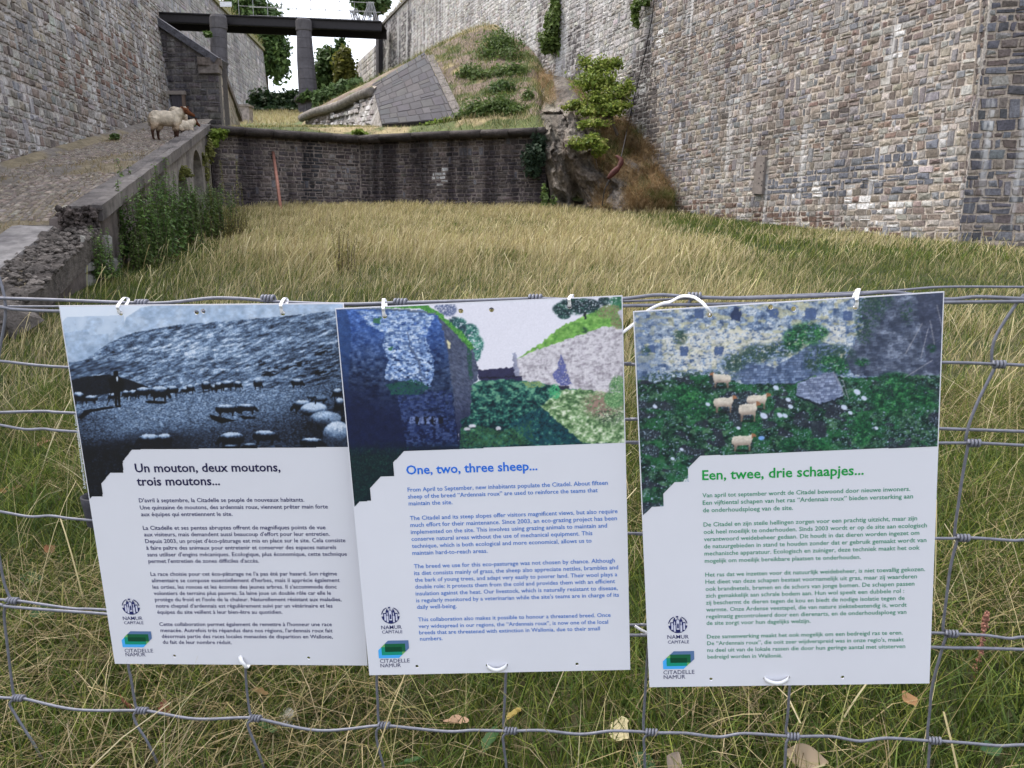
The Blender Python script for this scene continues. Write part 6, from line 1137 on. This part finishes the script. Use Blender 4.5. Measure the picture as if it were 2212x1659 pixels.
POSE1 = (-0.63605, 1.60818, 0.98325, -0.03088, 0.05008, -0.01169)
POSE2 = (-0.05059, 1.58849, 0.98793, -0.04138, 0.00294, -0.04878)
POSE3 = (0.56965, 1.52166, 0.99578, -0.09104, 0.01532, -0.07424)
HR, hr_ = .0052, .0040
B1 = make_board(POSE1, 1.022, 'white board in French under a blue toned photo of a shepherd and flock', paint_hill, (150, 900, 2.0733), (200, 1450, 2.0733),
    [(2010, 1143), (578, 1160), (515, 1240), (520, 1318), (430, 1318), (370, 1392), (382, 1475), (308, 1475), (262, 1532)],
    [((1012, 237), 1, HR), ((1057, 228), 1, HR), ((500, 243), 1, HR), ((1592, 243), 1, HR), ((758, 1410), 0, hr_), ((1205, 1415), 0, hr_), ((1662, 1424), 0, hr_)], None,
    [('Un mouton, deux moutons,', (498, 172), (1475, 166)), ('trois moutons...', (510, 262), (1068, 258))], (26, 24, 66),
    [("D'avril à septembre, la Citadelle se peuple de nouveaux habitants.", (523, 375), (1635, 370)), ("Une quinzaine de moutons, des ardennais roux, viennent prêter main forte", (530, 423), (1793, 416)), ("aux équipes qui entretiennent le site.", (537, 468), (1152, 466)),
     ("La Citadelle et ses pentes abruptes offrent de magnifiques points de vue", (550, 560), (1778, 556)), ("aux visiteurs, mais demandent aussi beaucoup d'effort pour leur entretien.", (557, 604), (1806, 600)), ("Depuis 2003, un projet d'éco-pâturage est mis en place sur le site. Cela consiste", (565, 649), (1912, 643)), ("à faire paître des animaux pour entretenir et conserver des espaces naturels", (572, 694), (1850, 690)), ("sans utiliser d'engins mécaniques. Ecologique, plus économique, cette technique", (579, 739), (1922, 735)), ("permet l'entretien de zones difficiles d'accès.", (586, 783), (1330, 781)),
     ("La race choisie pour cet éco-pâturage ne l'a pas été par hasard. Son régime", (601, 870), (1855, 867)), ("alimentaire se compose essentiellement d'herbes, mais il apprécie également", (608, 913), (1873, 911)), ("les orties, les ronces et les écorces des jeunes arbres. Il s'accommode donc", (615, 957), (1853, 955)), ("volontiers de terrains plus pauvres. Sa laine joue un double rôle car elle le", (622, 999), (1815, 997)), ("protège du froid et l'isole de la chaleur. Naturellement résistant aux maladies,", (630, 1041), (1885, 1040)), ("notre cheptel d'ardennais est régulièrement suivi par un vétérinaire et les", (638, 1084), (1825, 1083)), ("équipes du site veillent à leur bien-être au quotidien.", (646, 1125), (1488, 1125)),
     ("Cette collaboration permet également de remettre à l'honneur une race", (660, 1207), (1820, 1208)), ("menacée. Autrefois très répandus dans nos régions, l'ardennais roux fait", (668, 1248), (1825, 1250)), ("désormais partie des races locales menacées de disparition en Wallonie,", (676, 1288), (1827, 1291)), ("du fait de leur nombre réduit.", (683, 1327), (1147, 1329))], (44, 46, 92),
    dict(emblem=(467, 1077), r=60, namur=((415, 1167), (547, 1167)), capitale=((422, 1195), (553, 1195)), logo=[(412, 1283, 565, 1350), (430, 1262, 583, 1330), (450, 1243, 602, 1310)], cit=((427, 1385), (618, 1385)), nam2=((433, 1411), (567, 1412))),
    [('© Archives Photographiques namuroises, A. Dupont', (270, 1424), (202, 924))])
B2 = make_board(POSE2, 1.0, 'white board in English with a blue heading under a photo of a castle moat', paint_moat, (1050, 900, 2.0733), (1050, 1450, 2.0733),
    [(2037, 1113), (543, 1170), (470, 1248), (477, 1337), (387, 1343), (314, 1422), (320, 1505), (243, 1510), (190, 1567)],
    [((925, 228), 1, HR), ((1132, 220), 1, HR), ((412, 262), 1, HR), ((1657, 196), 1, HR), ((630, 1481), 0, hr_), ((1105, 1475), 0, hr_), ((1232, 1472), 0, hr_), ((1708, 1466), 0, hr_)], None,
    [('One, two, three sheep...', (560, 187), (1442, 157))], (24, 104, 206),
    [("From April to September, new inhabitants populate the Citadel. About fifteen", (568, 304), (1915, 256)), ("sheep of the breed “Ardennais roux” are used to reinforce the teams that", (571, 350), (1847, 306)), ("maintain the site.", (575, 396), (870, 387)),
     ("The Citadel and its steep slopes offer visitors magnificent views, but also require", (584, 495), (1981, 447)), ("much effort for their maintenance. Since 2003, an eco-grazing project has been", (587, 541), (1977, 495)), ("implemented on the site. This involves using grazing animals to maintain and", (590, 588), (1910, 544)), ("conserve natural areas without the use of mechanical equipment. This", (594, 635), (1811, 595)), ("technique, which is both ecological and more economical, allows us to", (597, 682), (1806, 645)), ("maintain hard-to-reach areas.", (600, 729), (1106, 714)),
     ("The breed we use for this eco-pasturage was not chosen by chance. Although", (611, 819), (1963, 779)), ("its diet consists mainly of grass, the sheep also appreciate nettles, brambles and", (612, 865), (1985, 825)), ("the bark of young trees, and adapt very easily to poorer land. Their wool plays a", (617, 910), (1979, 872)), ("double role: it protects them from the cold and provides them with an efficient", (619, 956), (1964, 918)), ("insulation against the heat. Our livestock, which is naturally resistant to disease,", (622, 1002), (1981, 964)), ("is regularly monitored by a veterinarian while the site's teams are in charge of its", (626, 1048), (1990, 1009)), ("daily well-being.", (631, 1092), (898, 1085)),
     ("This collaboration also makes it possible to honour a threatened breed. Once", (639, 1176), (1934, 1145)), ("very widespread in our regions, the “Ardennais roux”, is now one of the local", (642, 1221), (1917, 1191)), ("breeds that are threatened with extinction in Wallonia, due to their small", (646, 1264), (1862, 1236)), ("numbers.", (651, 1306), (803, 1302))], (66, 116, 190),
    dict(emblem=(452, 1135), r=62, namur=((391, 1230), (528, 1226)), capitale=((396, 1258), (533, 1255)), logo=[(374, 1350, 528, 1422), (395, 1328, 550, 1400), (417, 1306, 573, 1378)], cit=((382, 1456), (582, 1452)), nam2=((386, 1486), (523, 1483))))
B3 = make_board(POSE3, 1.0, 'white board in Dutch with a green heading under a photo of five grazing sheep', paint_flock, (2000, 900, 2.0109), (2000, 1450, 1.9518),
    [(2117, 1103), (548, 1167), (472, 1247), (475, 1333), (385, 1337), (307, 1415), (310, 1497), (235, 1500), (172, 1560)],
    [((1010, 195), 1, HR), ((1160, 207), 1, HR), ((614, 248), 1, HR), ((1566, 195), 1, HR), ((603, 1475), 0, hr_), ((945, 1472), 0, hr_), ((1092, 1465), 0, hr_), ((1437, 1463), 0, hr_)], None,
    [('Een, twee, drie schaapjes...', (547, 211), (1570, 177))], (18, 146, 64),
    [("Van april tot september wordt de Citadel bewoond door nieuwe inwoners.", (548, 322), (1864, 280)), ("Een vijftiental schapen van het ras “Ardennais roux” bieden versterking aan", (550, 369), (1882, 327)), ("de onderhoudsploeg van de site.", (551, 416), (1122, 400)),
     ("De Citadel en zijn steile hellingen zorgen voor een prachtig uitzicht, maar zijn", (555, 507), (1908, 466)), ("ook heel moeilijk te onderhouden. Sinds 2003 wordt er op de site aan ecologisch", (556, 553), (1970, 511)), ("verantwoord weidebeheer gedaan. Dit houdt in dat dieren worden ingezet om", (557, 599), (1922, 558)), ("de natuurgebieden in stand te houden zonder dat er gebruik gemaakt wordt van", (559, 645), (1967, 604)), ("mechanische apparatuur. Ecologisch en zuiniger, deze techniek maakt het ook", (561, 690), (1925, 652)), ("mogelijk om moeilijk bereikbare plaatsen te onderhouden.", (563, 736), (1551, 711)),
     ("Het ras dat we inzetten voor dit natuurlijk weidebeheer, is niet toevallig gekozen.", (566, 824), (1958, 788)), ("Het dieet van deze schapen bestaat voornamelijk uit gras, maar zij waarderen", (567, 869), (1907, 834)), ("ook brandnetels, bramen en de schors van jonge bomen. De schapen passen", (568, 914), (1891, 880)), ("zich gemakkelijk aan schrale bodem aan. Hun wol speelt een dubbele rol :", (569, 957), (1826, 926)), ("zij beschermt de dieren tegen de kou en biedt de nodige isolatie tegen de", (570, 1001), (1829, 971)), ("warmte. Onze Ardense veestapel, die van nature ziektebestendig is, wordt", (572, 1045), (1842, 1014)), ("regelmatig gecontroleerd door een dierenarts, en de onderhoudsploeg van", (573, 1088), (1840, 1059)), ("de site zorgt voor hun dagelijks welzijn.", (574, 1130), (1233, 1116)),
     ("Deze samenwerking maakt het ook mogelijk om een bedreigd ras te eren.", (577, 1216), (1817, 1190)), ("De “Ardennais roux”, die ooit zeer wijdverspreid was in onze regio's, maakt", (578, 1258), (1824, 1233)), ("nu deel uit van de lokale rassen die door hun geringe aantal met uitsterven", (579, 1301), (1833, 1276)), ("bedreigd worden in Wallonië.", (580, 1343), (1053, 1335))], (70, 140, 112),
    dict(emblem=(392, 1127), r=61, namur=((327, 1218), (461, 1216)), capitale=((329, 1248), (463, 1246)), logo=[(299, 1340, 450, 1408), (322, 1318, 472, 1388), (345, 1297, 495, 1367)], cit=((301, 1443), (498, 1439)), nam2=((303, 1472), (440, 1470))))

# ------------------------------------------------------------------ nylon ties
def ribbon(P_, wdir, w, th=.0012):
    P_ = np.asarray(P_, float); n = len(P_); t = np.gradient(P_, axis=0); t /= np.linalg.norm(t, axis=1)[:, None] + 1e-12
    wd = np.broadcast_to(np.asarray(wdir, float), P_.shape); wd = wd - (wd * t).sum(1)[:, None] * t; wd /= np.linalg.norm(wd, axis=1)[:, None]; nn_ = np.cross(t, wd)
    V = np.stack([P_ - wd * w / 2 - nn_ * th / 2, P_ + wd * w / 2 - nn_ * th / 2, P_ + wd * w / 2 + nn_ * th / 2, P_ - wd * w / 2 + nn_ * th / 2], 1).reshape(-1, 3)
    Q = [[i * 4 + j, i * 4 + (j + 1) % 4, i * 4 + 4 + (j + 1) % 4, i * 4 + 4 + j] for i in range(n - 1) for j in range(4)] + [[3, 2, 1, 0], [n * 4 - 4, n * 4 - 3, n * 4 - 2, n * 4 - 1]]
    return V, Q
def tie(name, paths, wdir, label, group, w=.0078):
    m = MB()
    for P_ in paths: V, Q = ribbon(smooth_path(P_, 8), wdir, w); m.add(V, Q)
    o = m.build(name, M['plastic'], None, True); return tag(o, label, 'cable tie', group)
def wpt(B, p, f=1, d=0.0):
    x_, z_ = (B.U if f else B.Lo)(p); return B.cen + x_ * B.A[:, 0] + z_ * B.A[:, 2] - B.nrm * d
def top_tie(B, hole, wire_px, label, lean=0.0, w=.0066, extra=None):
    h = wpt(B, hole); hf = h - B.nrm * .004; hb = h + B.nrm * .006; wp = fp(*wire_px); ex = B.A[:, 0]; up = np.array([0, 0, 1.])
    edge = h + B.A[:, 2] * max(.012, B.h / 2 - ((h - B.cen) @ B.A[:, 2])) - B.nrm * .007
    P_ = [hb, hf, (hf * .5 + edge * .5) - B.nrm * .003, edge, wp + up * .010 - FN * .004 , wp + FN * .010 + up * .003, hb + B.nrm * .012 + up * .01, hb + B.nrm * .002]
    return tie('cable_tie', [P_] + (extra or []), ex, label, 'nylon ties holding the boards', w)
top_tie(B1, (500, 243), (272, 652), 'white nylon tie at the upper left of the French board')
top_tie(B1, (1592, 243), (617, 653), 'white nylon tie at the upper right of the French board')
top_tie(B2, (412, 262), (830, 655), 'white nylon tie at the upper left of the English board')
top_tie(B2, (1657, 196), (1236, 646), 'white nylon tie through the dark tree on the English board')
top_tie(B3, (1566, 195), (1853, 634), 'white nylon tie at the upper right of the Dutch board')
h = wpt(B3, (614, 248)); hf = h - B3.nrm * .004
c8 = lambda x_, y_, d: at((1900 + x_ / 2.37) / 1.50317, (900 + y_ / 2.37) / 1.50317, d)
tie('cable_tie', [[h + B3.nrm * .008, hf + np.array([.002, 0, .004]), c8(940, 240, 1.50), c8(895, 192, 1.515), c8(830, 152, 1.545), c8(740, 148, 1.575), c8(655, 190, 1.60), c8(590, 205, 1.60), c8(480, 260, 1.58), c8(368, 365, 1.575), c8(280, 432, 1.575)]], np.array([.35, .15, 1.0]), 'long twisted white nylon tie wound round the top wire left of the Dutch board', 'nylon ties holding the boards', .0062)
def low_tie(B, p0, p1, label, bulge=.012, sag=.006):
    a = wpt(B, p0, 0); b = wpt(B, p1, 0); mid = (a + b) / 2 - B.nrm * bulge - B.A[:, 2] * sag
    P_ = [a + B.nrm * .02, a - B.nrm * .003, a * .75 + b * .25 - B.nrm * bulge * .8 - B.A[:, 2] * sag * .8, mid, a * .25 + b * .75 - B.nrm * bulge * .8 - B.A[:, 2] * sag * .8, b - B.nrm * .003, b + B.nrm * .02]
    tie('cable_tie', [P_], B.A[:, 2], label, 'nylon ties holding the boards', .010)
low_tie(B2, (1105, 1475), (1232, 1472), 'white nylon tie through two holes at the bottom of the English board')
low_tie(B3, (945, 1472), (1092, 1465), 'white nylon tie through two holes at the bottom of the Dutch board')
a = wpt(B1, (1205, 1415), 0); b = wpt(B1, (1245, 1462), 0)
tie('cable_tie', [[a + B1.nrm * .01, a - B1.nrm * .003, a * .5 + b * .5 - B1.nrm * .010, b - B1.nrm * .010, b - B1.A[:, 2] * .010 - B1.nrm * .004, b - B1.A[:, 2] * .010 + B1.nrm * .012, b + B1.nrm * .03]], B1.A[:, 0], 'white nylon tie wrapped under the bottom edge of the French board', 'nylon ties holding the boards', .009)
tie('cable_tie', [[fp(1418, 1378, -.012), fp(1398, 1367, -.014), fp(1384, 1360, -.016), fp(1371, 1352, -.012)]], np.array([0.2, 0, 1.0]), 'cut white tie end poking out left of the Dutch board near the lower wires', 'nylon ties holding the boards', .006)

# ------------------------------------------------------------------ things lying in the near grass
def leaf_shape(seed, L, Wd, lobes=0):
    r_ = np.random.default_rng(seed); t = np.linspace(0, 1, 9); V = []; 
    for i, q in enumerate(t):
        wv = Wd * math.sin(math.pi * min(.97, max(.04, q)) ** .8) * (1 + (.35 * math.sin(q * 19 + seed) if lobes else 0)); cz = .25 * L * (q - .5) ** 2
        V += [(q * L - L / 2, -wv, cz + r_.uniform(.1, .5) * wv), (q * L - L / 2, 0, cz), (q * L - L / 2, wv, cz + r_.uniform(.1, .6) * wv)]
    Q = [[i * 3 + j, i * 3 + j + 1, i * 3 + 4 + j, i * 3 + 3 + j] for i in range(8) for j in (0, 1)]; return np.array(V), Q
LV = [(95, 957, .085, .032, (.46, .26, .17), 'pale orange curled dead leaf left of the French board', 1), (22, 1057, .10, .018, (.33, .16, .07), 'long brown dead leaf at the left edge of the grass', 0), (106, 1187, .075, .022, (.30, .14, .07), 'rusty brown dead leaf between the wires left of the French board', 0), (268, 1520, .085, .022, (.20, .06, .045), 'dark red dead leaf beside the bottom wire below the French board', 1),
      (985, 1562, .07, .032, (.46, .30, .20), 'pale pinkish dead leaf under the English board', 0), (1110, 1545, .06, .026, (.34, .26, .08), 'yellow dead leaf beside the stay under the English board', 0), (1345, 1580, .12, .032, (.60, .53, .33), 'cream pointed dead leaf standing between the English and Dutch boards', 0), (1745, 1636, .10, .030, (.40, .31, .22), 'large tan dead leaf under the bottom wire below the Dutch board', 0),
      (1965, 1512, .05, .026, (.34, .19, .09), 'small orange brown dead leaf under the corner of the Dutch board', 0), (1455, 1650, .07, .026, (.32, .26, .21), 'greyish brown dead leaf near the bottom edge right of the middle stay', 0), (352, 1530, .07, .018, (.24, .09, .06), 'reddish dead leaf behind the second knot from the left', 1), (560, 1496, .06, .02, (.36, .24, .12), 'tan dead leaf by the stay under the French board', 0)]
for i, (x_, y_, L, w_, c, lab, lo) in enumerate(LV):
    p = ground_at(x_, y_); V, Q = leaf_shape(i, L, w_, lo); o = link('fallen_leaf', mesh('fallen_leaf', V, Q, col=np.broadcast_to(c, V.shape), smooth=True), M['leaf'])
    p = p - ray(x_, y_) * .12; o.location = p; o.rotation_euler = (R(20 + 12 * (i % 4)), R(-15 + 10 * (i % 3)), R(47 * i)); tag(o, lab, 'leaf', 'dead leaves in the near grass')
GLv = [(70, 1250, .06, 'broad green weed leaf low in the grass left of the French board'), (95, 1325, .07, 'broad green leaf between the doubled wires and the French board'), (575, 1575, .06, 'green dock leaf beside the white fluff'), (885, 1648, .05, 'small green clover leaf at the bottom edge left of the fourth stay'), (1060, 1600, .06, 'green leaf under the English board by the fifth stay'), (1395, 1650, .05, 'small green weed leaf under the gap between boards'), (2140, 1620, .05, 'green weed leaf near the lower right corner')]
for i, (x_, y_, L, lab) in enumerate(GLv):
    p = ground_at(x_, y_) - ray(x_, y_) * .10; V, Q = leaf_shape(40 + i, L * 1.5, L * .42); o = link('weed_leaf', mesh('weed_leaf', V, Q, col=np.broadcast_to((.045, .10, .035), V.shape), smooth=True), M['leaf']); o.location = p; o.rotation_euler = (R(25), R(10), R(63 * i)); tag(o, lab, 'leaf', 'green weed leaves in the near grass')
r = np.random.default_rng(3); p = ground_at(622, 1552) - ray(622, 1552) * .08; n = 260; d = r.normal(size=(n, 3)); d /= np.linalg.norm(d, axis=1)[:, None]; V = []
for q in d: s_ = unit(np.cross(q, (.3, .5, .8))) * .0018; e_ = q * r.uniform(.012, .032); V += [-s_, s_, e_ + s_ * .3, e_ - s_ * .3]
o = link('wool_tuft', mesh('wool_tuft', np.array(V), np.arange(4 * n).reshape(-1, 4), col=np.broadcast_to((.62, .60, .56), (4 * n, 3))), M['leaf']); o.location = p; tag(o, 'white tuft of fluff lying in the grass under the French board', 'wool')
p0 = ground_at(2102, 1462); tp = at(2130, 1328, p0[1] - .02); m = MB(); P_ = smooth_path([p0 - (0, 0, .05), p0 * .5 + tp * .5 + (.006, 0, 0), tp], 6); m.tube(P_, np.linspace(.004, .002, len(P_)), 5, (.25, .12, .08))
for i in range(160): q = P_[r.integers(3, len(P_))]; pebble(m, q + r.normal(0, .004, 3), (.004, .003, .005), np.array([.30, .14, .10]) * r.uniform(.6, 1.3), r)
o = m.build('dock_stem', M['paint']); tag(o, 'reddish dry dock stem standing right of the Dutch board', 'plant')
c = at(200, 1088, 1.78); m = MB(); th = np.linspace(0, 2 * np.pi, 20); prof = [(.034, -.05), (.04, .0), (.043, .022), (.040, .024), (.036, 0), (.03, -.045)]
V = np.array([[c[0] + .02 + rr_ * math.cos(t), c[1] + rr_ * math.sin(t), c[2] + zz_] for (rr_, zz_) in prof for t in th[:-1]]); k = 19
m.add(V, [[i * k + j, i * k + (j + 1) % k, (i + 1) * k + (j + 1) % k, (i + 1) * k + j] for i in range(5) for j in range(k)], None, (.03, .03, .038)); pz = zfield(c[0], c[1])
m.tube([c + (.02, 0, -.052), c + (.02, 0, -.02)], .030, 14, (.03, .03, .038)); o = m.build('insulator_cup', M['paint'], None, True); tag(o, 'dark grey rounded cup half hidden behind the left edge of the French board', 'cup')
